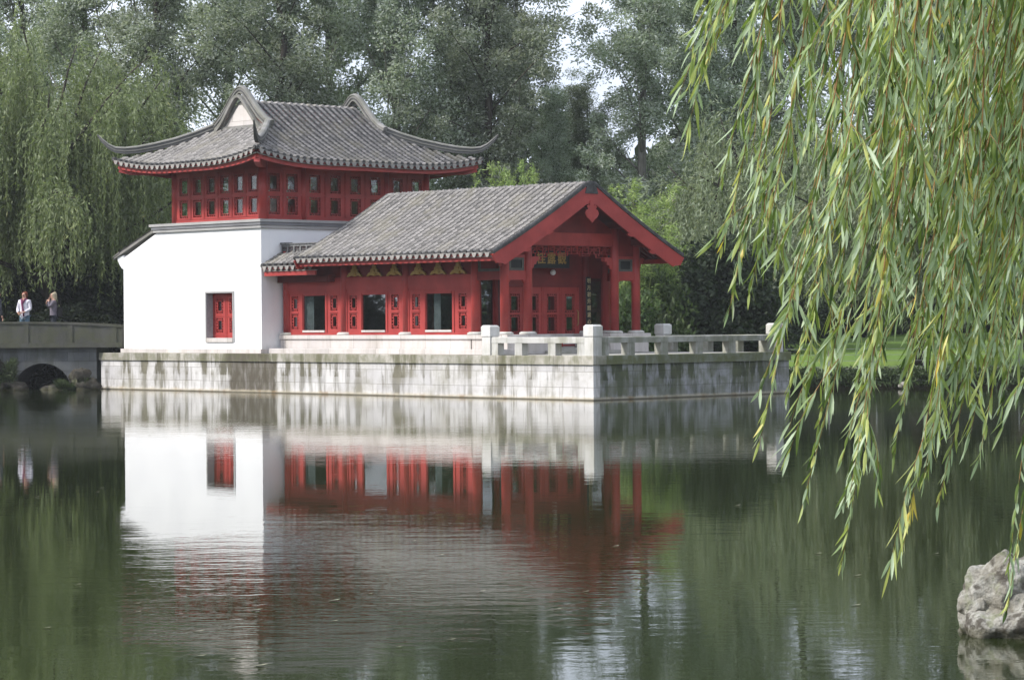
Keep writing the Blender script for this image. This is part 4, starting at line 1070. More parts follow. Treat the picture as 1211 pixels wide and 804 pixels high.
# ================================================================== people on the bridge
M['skin'] = m_plain('skin', (0.50,0.29,0.21), 0.55, 20, 0.1)
def cloth(name, c): M[name] = m_plain(name, c, 0.85, 14, 0.3)
cloth('white_cloth',(0.72,0.70,0.78)); cloth('mauve_cloth',(0.16,0.14,0.17)); cloth('dark_cloth',(0.045,0.05,0.06)); cloth('jeans',(0.12,0.20,0.27)); cloth('navy',(0.02,0.025,0.035))
cloth('scarf',(0.20,0.04,0.11)); cloth('hair_red',(0.14,0.03,0.012)); cloth('hair_blond',(0.42,0.36,0.25)); cloth('hair_dark',(0.03,0.02,0.015)); cloth('leather',(0.015,0.014,0.014))
def skin_mesh(name, joints, chains, mat, parent, sub=2):
    """joints: name -> (x,y,z,r); chains: lists of joint names; first joint is the root"""
    names = list(joints); idx = {k:i for i,k in enumerate(names)}
    me = bpy.data.meshes.new(name)
    es = set()
    for c in chains:
        for a, b in zip(c, c[1:]): es.add((idx[a], idx[b]))
    me.from_pydata([joints[k][:3] for k in names], list(es), [])
    o = bpy.data.objects.new(name, me); COL.objects.link(o)
    md = o.modifiers.new('skin', 'SKIN'); md.use_smooth_shade = True
    sl = me.skin_vertices[0].data
    for k in names:
        r = joints[k][3]; r2 = joints[k][4] if len(joints[k]) > 4 else r
        sl[idx[k]].radius = (r, r2); sl[idx[k]].use_root = (idx[k] == 0)
    ss = o.modifiers.new('sub', 'SUBSURF'); ss.levels = sub; ss.render_levels = sub
    dg = bpy.context.evaluated_depsgraph_get(); m2 = bpy.data.meshes.new_from_object(o.evaluated_get(dg))
    m2.materials.clear(); m2.materials.append(mat); m2.shade_smooth()
    bpy.data.objects.remove(o); bpy.data.meshes.remove(me)
    q = bpy.data.objects.new(name, m2); COL.objects.link(q); q.parent = parent
    return q
def person(label, loc, rz, arms, top, bottom, hair, hairlen=0.0, height=1.66):
    t = thing('person', label, 'person', loc); t.rotation_euler = (0,0,rz)
    k = height/1.66; t.scale = (k,k,k)
    J = {'pelvis':(0,0,.90,.135,.105),'waist':(0,0,1.04,.125,.095),'chest':(0,-.005,1.22,.15,.11),'collar':(0,0,1.37,.10,.075),'neck':(0,-.005,1.44,.052),
         'skull0':(0,-.02,1.505,.066,.075),'skull':(0,-.02,1.575,.074,.088),'crown':(0,-.01,1.63,.055,.065)}
    ch = [['pelvis','waist','chest','collar','neck','skull0','skull','crown']]
    fing = lambda s, w, d: None
    for s, nm in ((1,'L'),(-1,'R')):
        J.update({'hip'+nm:(s*.085,0,.85,.092),'knee'+nm:(s*.095,-.02,.47,.058),'calf'+nm:(s*.097,.02,.33,.054),'ankle'+nm:(s*.10,.03,.09,.036),'foot'+nm:(s*.105,-.04,.035,.036,.03),'toe'+nm:(s*.115,-.13,.028,.03,.02)})
        ch.append(['pelvis','hip'+nm,'knee'+nm,'calf'+nm,'ankle'+nm,'foot'+nm,'toe'+nm])
        sh, el, wr, hd = arms[nm]
        J.update({'sh'+nm:(*sh,.055),'el'+nm:(*el,.042),'wr'+nm:(*wr,.027),'palm'+nm:(*hd,.034,.02)})
        ch.append(['collar','sh'+nm,'el'+nm,'wr'+nm,'palm'+nm])
    body = skin_mesh('body', J, ch, M['skin'], t)
    # fingers
    for s, nm in ((1,'L'),(-1,'R')):
        wr, hd = Vector(arms[nm][2]), Vector(arms[nm][3]); d = (hd-wr).normalized()
        sd = d.cross(Vector((0.2,1,0.1))).normalized(); up = sd.cross(d).normalized()
        m_ = MB()
        for i, ln in enumerate((.062,.074,.068,.052)):
            b0 = hd + sd*(0.022*(i-1.5)) + d*0.01; m_.tube([b0, b0+d*ln*.5+up*.004, b0+d*ln*.8+up*.022, b0+d*ln*.9+up*.036], [.010,.009,.008,.006], 6)
        b0 = hd - sd*0.03*s - d*0.03; m_.tube([b0, b0-sd*0.028*s+d*.02, b0-sd*0.03*s+d*.048], [.011,.010,.008], 6)
        me = m_.mesh('fingers', M['skin'], (0,0,0), True); o = bpy.data.objects.new('fingers', me); COL.objects.link(o); o.parent = body
    # face: eyes, brows, nose, mouth, ears
    m_ = MB(); m_.tube([(0,-.098,1.585),(0,-.118,1.548),(0,-.10,1.542)], [.008,.014,.010], 6)
    for s in (1,-1): m_.tube([(s*.078,-.012,1.585),(s*.088,-.008,1.57),(s*.078,-.012,1.545)], [.010,.014,.008], 6)
    me = m_.mesh('nose_and_ears', M['skin'], (0,0,0), True); o = bpy.data.objects.new('nose_and_ears', me); COL.objects.link(o); o.parent = body
    m_ = MB()
    for s in (1,-1): m_.lathe(s*.030, -.098, [(0.001,1.570),(.009,1.573),(.009,1.579),(0.001,1.582)], 8)
    m_.box(-.022,.022,-.102,-.09,1.518,1.524)
    me = m_.mesh('eyes_and_mouth', M['leather'], (0,0,0), True); o = bpy.data.objects.new('eyes_and_mouth', me); COL.objects.link(o); o.parent = body
    # clothes: jacket follows torso and arms
    g = 0.022
    T = {'hem':(0,0,.74,.185,.145),'hm2':(0,0,.86,.175,.14),'w':(0,0,1.02,.168,.132),'c':(0,-.005,1.22,.172,.132),'n':(0,0,1.385,.105,.085)}
    cc = [['hem','hm2','w','c','n']]
    for nm in 'LR':
        sh, el, wr, hd = arms[nm]; w2 = Vector(wr)+(Vector(wr)-Vector(el)).normalized()*-0.015
        T.update({'s'+nm:(*sh,.075),'e'+nm:(*el,.060),'wr'+nm:(*w2,.046)}); cc.append(['n','s'+nm,'e'+nm,'wr'+nm])
    skin_mesh('jacket', T, cc, M[top], t)
    T = {'p':(0,0,.93,.148,.118)}; cc = []
    for s, nm in ((1,'L'),(-1,'R')):
        T.update({'h'+nm:(s*.088,0,.82,.102),'k'+nm:(s*.096,-.02,.47,.074),'a'+nm:(s*.10,.025,.11,.062)}); cc.append(['p','h'+nm,'k'+nm,'a'+nm])
    skin_mesh('trousers', T, cc, M[bottom], t)
    T = {'a':(0,-.018,1.655,.105,.115),'b':(0,.035,1.575,.112,.10),'c':(0,.05,1.50-hairlen*.3,.095,.07)}
    skin_mesh('hair', T, [['a','b','c']], M[hair], t)
    m_ = MB()
    for s in (1,-1): m_.cbox(s*.108-.042, s*.108+.042, -.155, .075, 0.0, 0.07, 0.02)
    me = m_.mesh('shoes', M['leather']); o = bpy.data.objects.new('shoes', me); COL.objects.link(o); o.parent = t
    return t
arms1 = {'L':((.165,0,1.355),(.235,-.02,1.10),(.10,-.19,1.00),(.04,-.22,.985)), 'R':((-.165,0,1.355),(-.24,-.02,1.10),(-.15,-.17,.97),(-.10,-.22,.955))}
p1 = person('red-haired person in a white jacket and blue jeans leaning over the bridge parapet', (-15.83, 84.1, 1.498), -0.35, arms1, 'white_cloth', 'jeans', 'hair_red', 0.2)
m_ = MB(); m_.tube([(-.07,-.07,1.42),(-.03,-.135,1.34),(.0,-.15,1.2),(.03,-.15,1.02),(.04,-.13,.86)], [.03,.032,.03,.03,.026], 8); m_.tube([(.07,-.07,1.42),(.03,-.135,1.34),(.0,-.15,1.2)], [.03,.032,.03], 8); m_.tube([(-.07,-.06,1.42),(-.05,.06,1.44),(.05,.06,1.44),(.07,-.06,1.42)], .026, 8)
o = bpy.data.objects.new('scarf', m_.mesh('scarf', M['scarf'], (0,0,0), True)); COL.objects.link(o); o.parent = p1
arms2 = {'L':((.165,0,1.355),(.17,-.16,1.17),(.09,-.17,1.38),(.06,-.15,1.44)), 'R':((-.165,0,1.355),(-.22,-.06,1.12),(-.12,-.22,1.30),(-.07,-.21,1.36))}
p2 = person('fair-haired person in a grey mauve cardigan raising both hands to the face on the bridge', (-14.90, 84.15, 1.498), -1.25, arms2, 'mauve_cloth', 'navy', 'hair_blond', 0.4, 1.64)
bag = MB(); bag.cbox(-.02,.02+.28-.12,.12,.26,.86,1.16,.03); bag.tube([(.0,.15,1.15),(-.05,.10,1.36),(.02,.0,1.40),(.1,-.10,1.25)], .012, 6)
o = bpy.data.objects.new('shoulder_bag', bag.mesh('shoulder_bag', M['leather'], (0,0,0))); COL.objects.link(o); o.parent = p2
arms3 = {'L':((.17,0,1.355),(.22,0,1.08),(.22,-.06,.86),(.22,-.08,.79)), 'R':((-.17,0,1.355),(-.22,0,1.08),(-.22,-.06,.86),(-.22,-.08,.79))}
person('person in a dark jacket cut off by the left picture edge on the bridge', (-16.74, 84.2, 1.498), 2.2, arms3, 'dark_cloth', 'navy', 'hair_dark', 0, 1.68)
# ================================================================== foliage
SILV = [(0.0,(0.09,0.125,0.075)),(0.45,(0.20,0.25,0.16)),(0.72,(0.34,0.39,0.29)),(1.0,(0.52,0.56,0.49))]
M['silver_leaf'] = m_leaf('silver_leaf', SILV, (0.46,0.50,0.44), 0.45, 0.6, 0.25)
M['willow_leaf'] = m_leaf('willow_leaf_far', [(0.0,(0.085,0.11,0.04)),(0.5,(0.175,0.215,0.085)),(0.85,(0.28,0.31,0.14)),(1.0,(0.35,0.32,0.15))], (0.20,0.23,0.12), 0.42)
M['willow_leaf2'] = m_leaf('willow_leaf_grey', [(0.0,(0.09,0.125,0.06)),(0.5,(0.20,0.255,0.13)),(0.85,(0.32,0.36,0.20)),(1.0,(0.38,0.36,0.22))], (0.32,0.38,0.26), 0.42)
M['dark_leaf'] = m_leaf('dark_leaf', [(0.0,(0.012,0.022,0.010)),(0.6,(0.03,0.052,0.02)),(1.0,(0.07,0.10,0.035))], (0.05,0.07,0.035), 0.2)
M['shrub_leaf'] = m_leaf('shrub_leaf', [(0.0,(0.03,0.055,0.014)),(0.6,(0.08,0.14,0.035)),(1.0,(0.17,0.24,0.07))], (0.12,0.17,0.07), 0.3)
M['bamboo_leaf'] = m_leaf('bamboo_leaf', [(0.0,(0.12,0.17,0.04)),(0.6,(0.25,0.34,0.085)),(1.0,(0.42,0.50,0.17))], (0.30,0.38,0.14), 0.35)
def bark(name, c1, c2):
    m, nt, out = newmat(name); co = objco(nt)
    n1 = noise(nt, co, 6, 5, 0.6, (1,1,0.2)); col = mix(nt, smooth(nt, n1, 0.35, 0.65), c1, c2)
    finish(nt, out, col, 0.9, n1, 0.03, 0.2); return m
M['bark'] = bark('bark', (0.075,0.065,0.052), (0.035,0.03,0.025))
M['bark_pale'] = bark('poplar_bark', (0.20,0.19,0.165), (0.09,0.085,0.07))
M['bark_dark'] = bark('wet_bark', (0.04,0.034,0.027), (0.018,0.016,0.013))
M['cane'] = m_plain('bamboo_cane', (0.22,0.26,0.08), 0.4, 8, 0.3)

def nrm(a): return a/np.maximum(np.linalg.norm(a, axis=1, keepdims=True), 1e-9)
def leaf_quads(rs, Cn, D, L_, Wd):
    """diamond leaves: base at Cn, long axis D"""
    n = len(Cn); R_ = nrm(rs.normal(size=(n,3))); S = nrm(np.cross(D, R_)); L_ = np.broadcast_to(L_, (n,))[:,None]; Wd = np.broadcast_to(Wd, (n,))[:,None]
    nn = np.cross(D, S)
    p0 = Cn; p2 = Cn + D*L_ + nn*L_*0.08; p1 = Cn + D*L_*0.42 + S*Wd*0.5; p3 = Cn + D*L_*0.42 - S*Wd*0.5
    V = np.stack([p0,p1,p2,p3], 1).reshape(-1,3); F = np.arange(4*n).reshape(n,4)
    return V, F
def trunk_pts(rs, h, lean=0.03, n=8, wob=0.12):
    P = [np.zeros(3)]; x = rs.normal(size=2)*lean
    for i in range(1, n+1):
        P.append(np.array([x[0]*h*i/n + rs.normal()*wob, x[1]*h*i/n + rs.normal()*wob, h*i/n]))
    return P
def limb(mb_, rs, p0, d, ln, r0, n=5, up=0.15):
    pts = [p0]; d = d/np.linalg.norm(d)
    for i in range(n):
        d = d + rs.normal(size=3)*0.14 + np.array([0,0,up*0.4]); d /= np.linalg.norm(d)
        pts.append(pts[-1] + d*ln/n)
    mb_.tube([tuple(p) for p in pts], [r0*(1-0.85*i/n) for i in range(n+1)], 6)
    return pts
def tall_crown(seed, h, rmax, nlimb=34, per=8, nleaf=230, z0=0.16, leafL=0.165, leafW=0.072, clump=0.64, wind=(0.45,0.0,0.1)):
    rs = np.random.RandomState(seed); mb_ = MB()
    tp = trunk_pts(rs, h*0.93, 0.02)
    mb_.tube([tuple(p) for p in tp], [0.30*(1-0.93*i/(len(tp)-1)) for i in range(len(tp))], 9)
    Cc = []
    for k in range(nlimb):
        f = z0 + (0.95-z0)*((k+rs.rand())/nlimb)
        i = f*(len(tp)-1); a = int(i); p0 = tp[a]*(1-(i-a)) + tp[min(a+1,len(tp)-1)]*(i-a)
        ang = k*2.4 + rs.normal()*0.4
        prof_ = (math.sin(math.pi*min(1,(f-z0*0.4)/(1.02-z0*0.4))**0.8)*0.75+0.25) if f < 0.97 else 0.3
        ln = rmax*prof_*rs.uniform(0.75,1.3)
        el = 0.5+0.7*f
        d = np.array([math.cos(ang)*math.cos(el), math.sin(ang)*math.cos(el), math.sin(el)])
        pts = limb(mb_, rs, p0, d, ln/math.cos(el)*0.95, 0.075*(1.1-f), 6)
        for j in range(per):
            t = rs.uniform(0.25, 1.05)*(len(pts)-1); a2 = min(int(t), len(pts)-2)
            q = pts[a2] + (pts[a2+1]-pts[a2])*(t-a2)
            Cc.append(np.append(q + rs.normal(size=3)*np.array([.45,.45,.35]), rs.uniform(0.55,1.15)*clump))
        if rs.rand() < 0.7:
            for j in range(3): Cc.append(np.append(p0 + rs.normal(size=3)*np.array([.5,.5,.5]), clump*0.8))
    Cc = np.array(Cc); n = len(Cc)
    ctint = rs.uniform(0.0, 1.0, n)
    idx = np.repeat(np.arange(n), nleaf)
    off = rs.normal(size=(len(idx),3)); off = nrm(off)*(rs.rand(len(idx),1)**0.45)
    Pp = Cc[idx,:3] + off*Cc[idx,3:4]*np.array([[1.05,1.05,0.8]])
    D = nrm(off*0.55 + np.array([wind]) + rs.normal(size=off.shape)*0.45 + np.array([[0,0,-0.15]]))
    V, F = leaf_quads(rs, Pp, D, leafL*rs.uniform(0.6,1.3,len(idx)), leafW*rs.uniform(0.7,1.2,len(idx)))
    tint = np.clip(0.16 + 0.52*ctint[idx] + rs.normal(size=len(idx))*0.10, 0, 1)
    return V, F, tint, mb_
def weeping_crown(seed, h, rmax, nstr=760, drop=(0.35,0.95), leafL=0.19, leafW=0.042, ds=0.062, zmin=1.4, lobes=9, fluff=0.05):
    """limbs arch out; from them curtains of strands hang down"""
    rs = np.random.RandomState(seed); mb_ = MB()
    tp = trunk_pts(rs, h*0.62, 0.05, 5, 0.18)
    mb_.tube([tuple(p) for p in tp], [0.36*(1-0.55*i/5) for i in range(6)], 10)
    tops = []
    for k in range(lobes*3):
        f = 0.45+0.55*rs.rand(); p0 = tp[min(5,int(f*5))]
        ang = k*2.4+rs.normal()*0.3; el = rs.uniform(0.35,1.25); ln = rmax*rs.uniform(0.45,1.05)
        d = np.array([math.cos(ang)*math.cos(el), math.sin(ang)*math.cos(el), math.sin(el)])
        tgt_h = h*rs.uniform(0.72,1.0) if el > 0.8 else h*rs.uniform(0.55,0.85)
        ln2 = max(ln, (tgt_h-p0[2])/max(math.sin(el),0.3)*0.9)
        pts = limb(mb_, rs, p0, d, min(ln2, rmax*1.35), 0.12, 7, 0.05)
        tops.append(pts)
    Pl = []; Dl = []; Tl = []
    for s in range(nstr):
        pts = tops[rs.randint(len(tops))]; t = rs.uniform(0.35,1.0)*(len(pts)-1); a = min(int(t), len(pts)-2)
        q = pts[a] + (pts[a+1]-pts[a])*(t-a) + rs.normal(size=3)*0.28
        out_ = q.copy(); out_[2] = 0; out_ = out_/max(np.linalg.norm(out_),0.3) + rs.normal(size=3)*0.5; out_[2] = rs.uniform(0.1,0.7)
        L_ = rs.uniform(*drop)*(q[2]-zmin)*rs.uniform(0.6,1.0)
        if L_ < 0.5: continue
        nst = int(L_/ds); d = out_/np.linalg.norm(out_); p = q.copy(); tin = rs.rand(); arc_ = rs.uniform(0.10,0.28)
        for i in range(nst):
            d = d + np.array([0,0,-arc_]) + rs.normal(size=3)*0.03; d /= np.linalg.norm(d); p = p + d*ds
            Pl.append(p.copy()); Dl.append(d + rs.normal(size=3)*0.42); Tl.append(tin*0.55+0.2*(i/nst))
            if rs.rand() < 0.6: Pl.append(p + rs.normal(size=3)*fluff); Dl.append(d + rs.normal(size=3)*0.45); Tl.append(tin*0.5)
    Pl = np.array(Pl); Dl = nrm(np.array(Dl)); n = len(Pl)
    V, F = leaf_quads(rs, Pl, Dl, leafL*rs.uniform(0.6,1.2,n), leafW*rs.uniform(0.7,1.3,n))
    return V, F, np.clip(np.array(Tl)+rs.normal(size=n)*0.13+0.12, 0, 1), mb_
def bush_crown(seed, rx, ry, h, nclump=90, nleaf=90, leafL=0.20, leafW=0.11, clump=0.5, base=0.1):
    rs = np.random.RandomState(seed); mb_ = MB()
    for k in range(5):
        a = k*1.3; limb(mb_, rs, np.array([rs.normal()*.1,rs.normal()*.1,0.0]), np.array([math.cos(a)*.4,math.sin(a)*.4,1]), h*0.6, 0.06, 4)
    u_ = nrm(rs.normal(size=(nclump,3))); u_[:,2] = np.abs(u_[:,2])*1.0
    rr_ = rs.uniform(0.45,1.0,nclump)[:,None]
    Cc = u_*rr_*np.array([[rx,ry,h*0.92]]); Cc[:,2] = np.maximum(Cc[:,2], base+rs.rand(nclump)*0.6)
    idx = np.repeat(np.arange(nclump), nleaf); off = nrm(rs.normal(size=(len(idx),3)))*(rs.rand(len(idx),1)**0.45)
    sz = rs.uniform(0.6,1.2,nclump)*clump
    Pp = Cc[idx] + off*sz[idx][:,None]; Pp[:,2] = np.maximum(Pp[:,2], 0.03)
    D = nrm(off*0.8 + rs.normal(size=off.shape)*0.5)
    V, F = leaf_quads(rs, Pp, D, leafL*rs.uniform(0.6,1.3,len(idx)), leafW*rs.uniform(0.7,1.2,len(idx)))
    ct = rs.rand(nclump)
    return V, F, np.clip(0.2+0.4*ct[idx]+rs.normal(size=len(idx))*0.16,0,1), mb_
def bamboo_crown(seed, h, nstem=12, spread=0.8):
    rs = np.random.RandomState(seed); mb_ = MB(); Pl = []; Dl = []
    for s in range(nstem):
        p = np.array([rs.normal()*spread*.4, rs.normal()*spread*.4, 0]); hh = h*rs.uniform(0.7,1.05); d = np.array([rs.normal()*.07,rs.normal()*.07,1.0]); pts = [p]
        for i in range(9):
            d = d + np.array([rs.normal()*.05+ .02, rs.normal()*.05, -0.02*i*0.3]); d /= np.linalg.norm(d); p = p + d*hh/9; pts.append(p)
        mb_.tube([tuple(q) for q in pts], [0.022*(1-.8*i/9) for i in range(10)], 5)
        for k in range(26):
            t = rs.uniform(0.3,1.0)*9; a = min(int(t),8); q = pts[a]+(pts[a+1]-pts[a])*(t-a)
            an = rs.rand()*6.28; bd = np.array([math.cos(an), math.sin(an), 0.5])
            ln = rs.uniform(0.25,0.75)*(1.15-t/9*0.6)
            for j in range(16):
                Pl.append(q+bd*ln*rs.rand()+rs.normal(size=3)*0.06); Dl.append(bd*0.7+rs.normal(size=3)*0.5+np.array([0,0,-0.35]))
    Pl = np.array(Pl); Dl = nrm(np.array(Dl)); n = len(Pl)
    V, F = leaf_quads(rs, Pl, Dl, rs.uniform(0.13,0.26,n), rs.uniform(0.025,0.045,n))
    return V, F, np.clip(rs.normal(size=n)*0.22+0.5,0,1), mb_
PROTO = {}
def proto(key, fn, leafmat, barkmat, stemname='trunk', leafname='crown'):
    V, F, T, mb_ = fn()
    PROTO[key] = (mb_.mesh(stemname, M[barkmat], (0,0,0), True), np_mesh(leafname, V, F, M[leafmat], T), stemname, leafname)
def plant(key, name, label, cat, loc, rz=0.0, s=(1,1,1), group=None):
    sm, lm, a, b = PROTO[key]
    z = float(ground_z(np.array([loc[0]]), np.array([loc[1]]))[0]) - 0.03
    t = thing(name, label, cat, (loc[0], loc[1], z if len(loc) < 3 else loc[2]), group)
    t.rotation_euler = (0,0,rz); t.scale = s
    for nm, me in ((a, sm), (b, lm)):
        o = bpy.data.objects.new(nm, me); COL.objects.link(o); o.parent = t
    return t
for i in range(4):
    proto('tall%d' % i, lambda i=i: tall_crown(21+i, 21.0, (3.1,2.8,3.4,2.9)[i], (32,30,35,32)[i]), 'silver_leaf', 'bark_pale' if i % 2 else 'bark')
proto('weepL', lambda: weeping_crown(5, 12.6, 5.0, 1900, (0.30,0.85), zmin=0.9, leafL=0.20, leafW=0.05, fluff=0.13, lobes=14), 'willow_leaf', 'bark')
proto('weepR', lambda: weeping_crown(8, 8.6, 3.6, 1100, (0.35,0.95), zmin=0.5, fluff=0.09), 'willow_leaf2', 'bark_dark')
proto('bush', lambda: bush_crown(31, 1.6, 1.4, 2.4), 'dark_leaf', 'bark_dark', 'stem', 'foliage')
proto('bigbush', lambda: bush_crown(33, 2.4, 2.0, 4.6, 200, 110, 0.22, 0.12, 0.65), 'dark_leaf', 'bark_dark', 'stem', 'foliage')
proto('shrub', lambda: bush_crown(35, 1.3, 1.1, 2.2, 80, 80, 0.17, 0.08, 0.42), 'shrub_leaf', 'bark_dark', 'stem', 'foliage')
proto('bamboo', lambda: bamboo_crown(41, 6.2), 'bamboo_leaf', 'cane', 'canes', 'foliage')
FX = 3060.0
def px2x(px, Y): return (px-605.5)/FX*Y
GT = 'tall silvery trees in a row behind the pavilion'
row = [ # px, Y, proto, rz, scale, label
 (-30,112,0,0.3,1.00,'tall silvery tree at the far left picture edge, behind the big weeping willow'),
 (30,118,2,4.6,1.10,'tall silvery tree far back behind the top of the left weeping willow'),
 (95,108,1,1.0,1.02,'tall silvery tree whose crown shows above the left weeping willow'),
 (192,104,2,2.2,1.00,'tall silvery tree rising behind the left upturned corner of the tower roof'),
 (268,112,3,0.7,1.06,'tall silvery tree rising behind the white gable of the tower roof'),
 (335,102,0,3.9,1.00,'tall silvery tree rising behind the middle of the tower roof ridge'),
 (402,110,1,5.1,1.06,'tall silvery tree rising behind the right end of the tower roof ridge'),
 (468,103,3,1.9,0.96,'tall silvery tree behind the right slope of the tower roof'),
 (535,112,2,4.0,1.05,'tall silvery tree just right of the tower roof tip'),
 (578,103,0,5.6,0.97,'broad silvery tree above the middle of the pavilion roof'),
 (612,111,1,3.0,0.94,'tall silvery tree left of the gap of open sky'),
 (759,104,1,2.7,0.93,'tall silvery tree right of the gap of open sky'),
 (835,113,2,0.2,1.00,'tall silvery tree behind the hanging tips of the near willow'),
 (872,106,0,1.3,1.0,'tall silvery tree rising behind the grey-green willow'),
 (698,108,2,4.1,0.52,'low silvery tree closing the foot of the gap of open sky'),
 (655,106,0,2.1,0.50,'low silvery tree just above the front end of the pavilion ridge'),
 (950,110,3,4.4,1.02,'tall silvery tree half hidden by the left strands of the near willow'),
 (1035,105,1,0.9,1.0,'tall silvery tree hidden by the middle strands of the near willow'),
 (1120,112,2,2.0,1.04,'tall silvery tree behind the densest strands of the near willow'),
 (1205,106,0,3.3,1.0,'tall silvery tree at the right picture edge behind the near willow'),
 (1290,112,3,5.3,1.0,'tall silvery tree just beyond the right picture edge'),
]
for px, Y, k, rz, s, lb in row:
    plant('tall%d' % k, 'silver_tree', lb, 'tree', (px2x(px,Y), Y), rz, (s,s,s), GT)
plant('weepL', 'weeping_willow', 'large yellow-green weeping willow overhanging the bridge on the left', 'tree', (px2x(48,88.5), 89.3), 0.4, (1,1,1))
plant('weepL', 'weeping_willow', 'second weeping willow left of the picture edge, its strands mixing with the bridge willow', 'tree', (px2x(-75,92), 93), 2.4, (0.95,0.95,1.0))
plant('weepR', 'weeping_willow', 'grey-green weeping willow behind the right end of the terrace', 'tree', (px2x(912,96), 96), 1.2, (1.12,1.12,1.16))
plant('weepR', 'weeping_willow', 'dark-trunked weeping willow on the right bank behind the near strands', 'tree', (px2x(1083,81), 80.6), 3.7, (1.05,1.05,1.0))
plant('weepR', 'weeping_willow', 'weeping willow on the right bank by the right picture edge', 'tree', (px2x(1225,90), 90), 5.0, (1.1,1.1,1.1))
# trees on the near and side banks: out of view, but they shade, and mirror in the windows and the pond
off_ = [(-44,46),(-46,56),(-43,66),(-45,76),(-44,87),(-50,36),(-42,97),(38,55),(40,64),(37,73),(39,82),(38,92),(36,45),(-30,-22),(-20,-26),(-10,-24),(0,-27),(10,-23),(20,-25),(31,-21),(-38,-12),(40,-10),(42,8),(41,22),(38,34)]
for i, (x_, y_) in enumerate(off_):
    plant('tall%d' % (i % 4), 'silver_tree', 'tall silvery tree on a bank outside the picture', 'tree', (x_, y_), i*1.1, (1.25,1.25,0.9), 'trees on the banks outside the picture')
GD = 'dark bushes under the trees'
for i, (x_, y_) in enumerate([(-39,40),(-40,47),(-39,54),(-40,61),(-39,68),(-40,75),(-39,82),(-38,89),(34,44),(35,50),(34,56),(35,62),(34,68),(35,74),(34,80),(35,86),(33,92)]):
    plant('bigbush', 'evergreen_bush', 'dark bush on a bank outside the picture', 'bush', (x_, y_), i*1.3, (1.6,1.6,1.1), 'bushes on the banks outside the picture')
for i, (x_, y_, s_) in enumerate([(-15.1,87.6,.85),(-17.0,89.6,.8),(-13.3,89.4,.8)]):  # bushes added to block the lit lawn and keep the arch dark
    plant('bigbush', 'evergreen_bush', ('dark bush added to darken the view through the bridge arch','dark bush added behind the bridge for shade, left of the arch','dark bush added behind the bridge for shade, right of the arch')[i], 'bush', (x_, y_), i*1.3, (s_,s_,s_*.75), GD)
for px, Y, rz, s, lb in [
 (-25,91,0.2,(1.0,1,1.0),'dark bush left of the walkers at the left picture edge'),
 (40,92,1.2,(1.1,1,0.9),'dark bush behind the two walkers on the bridge'),
 (95,91,2.2,(1.0,1,0.9),'dark bush behind the right half of the bridge'),
 (150,93,3.2,(1.0,1,0.8),'dark bush against the left end of the white house'),
 (855,91,0.6,(1.15,0.9,0.98),'broad very dark evergreen bush right of the porch'),
 (800,103,4.4,(1.1,1,1.15),'dark evergreen bush close right of the porch eave'),
 (912,103,4.0,(1.0,1,0.8),'dark evergreen bush behind the end post of the terrace rail'),
 (720,100,3.0,(1.0,1,0.8),'dark bush seen between the porch columns'),
 (640,101,5.0,(1.0,1,0.8),'dark bush behind the porch doors')]:
    plant('bigbush', 'evergreen_bush', lb, 'bush', (px2x(px,Y), Y), rz, s, GD)
for px, Y, rz, s, lb in [
 (1000,118,1.0,(1.3,1,1.2),'far dark bush beyond the lawn left of the dark willow trunk'),
 (1090,122,2.0,(1.4,1,1.2),'far dark bush beyond the lawn behind the dark willow trunk'),
 (1180,120,3.0,(1.4,1,1.2),'far dark bush beyond the lawn near the right picture edge'),
 (1260,118,4.0,(1.3,1,1.2),'far dark bush beyond the lawn outside the right picture edge')]:
    plant('bigbush', 'evergreen_bush', lb, 'bush', (px2x(px,Y), Y), rz, s, GD)
GS = 'light green shrubs round the pavilion'
for px, Y, rz, s, lb in [
 (172,96,0.5,(1.0,1,2.0),'bright green shrub showing above the sloping left roof of the white house'),
 (742,86,1.5,(1.0,1,1.35),'green shrub right behind the right porch columns'),
 (775,88,2.5,(1.1,1,1.6),'yellow-green shrub beside the right eave of the porch'),
 (700,92,3.5,(1.2,1,1.2),'green shrub seen through the porch windows'),
 (890,93,4.5,(0.9,1,0.75),'small bright green shrub behind the right end of the terrace rail')]:
    plant('shrub', 'green_shrub', lb, 'bush', (px2x(px,Y), Y), rz, s, GS)
GB_ = 'bamboo clumps behind the pavilion'
for px, Y, rz, s, lb in [
 (748,87.5,0.0,(1,1,0.98),'tall pale green bamboo clump right of the porch gable'),
 (778,89,2.0,(1,1,0.78),'shorter pale green bamboo clump behind the right roof edge'),
 (588,97,1.0,(0.8,0.8,1.16),'pale bamboo tips showing over the middle of the pavilion roof'),
 (622,97,3.0,(0.6,0.6,1.17),'thin bamboo tip poking over the pavilion ridge')]:
    plant('bamboo', 'bamboo', lb, 'bamboo', (px2x(px,Y), Y), rz, s, GB_)
# a far wood closing the view behind everything (reads as one mass)
def wood_cloud():
    rs = np.random.RandomState(77); V_ = []; n = 60000
    X = rs.uniform(-75,85,n); hz = 9.5+3.5*np.sin(X*0.21)+2.5*np.sin(X*0.53+1); Z = rs.uniform(0.6,1,n)*0+rs.rand(n)**0.8*hz+0.8
    Y = 142+rs.rand(n)*9 + 3*np.sin(X*.3)
    P_ = np.stack([X,Y,Z],1); D = nrm(rs.normal(size=(n,3)))
    V1_, F1_ = leaf_quads(rs, P_, D, rs.uniform(0.5,1.1,n), rs.uniform(0.3,0.6,n))
    t_ = np.clip(0.35+0.2*np.sin(X*0.9+Z*0.7)+rs.normal(size=n)*.15,0,1)
    return np_mesh('far_wood', V1_, F1_, M['dark_leaf'], t_)
o = link_mesh('far_wood', wood_cloud()); tag(o, kind='stuff')
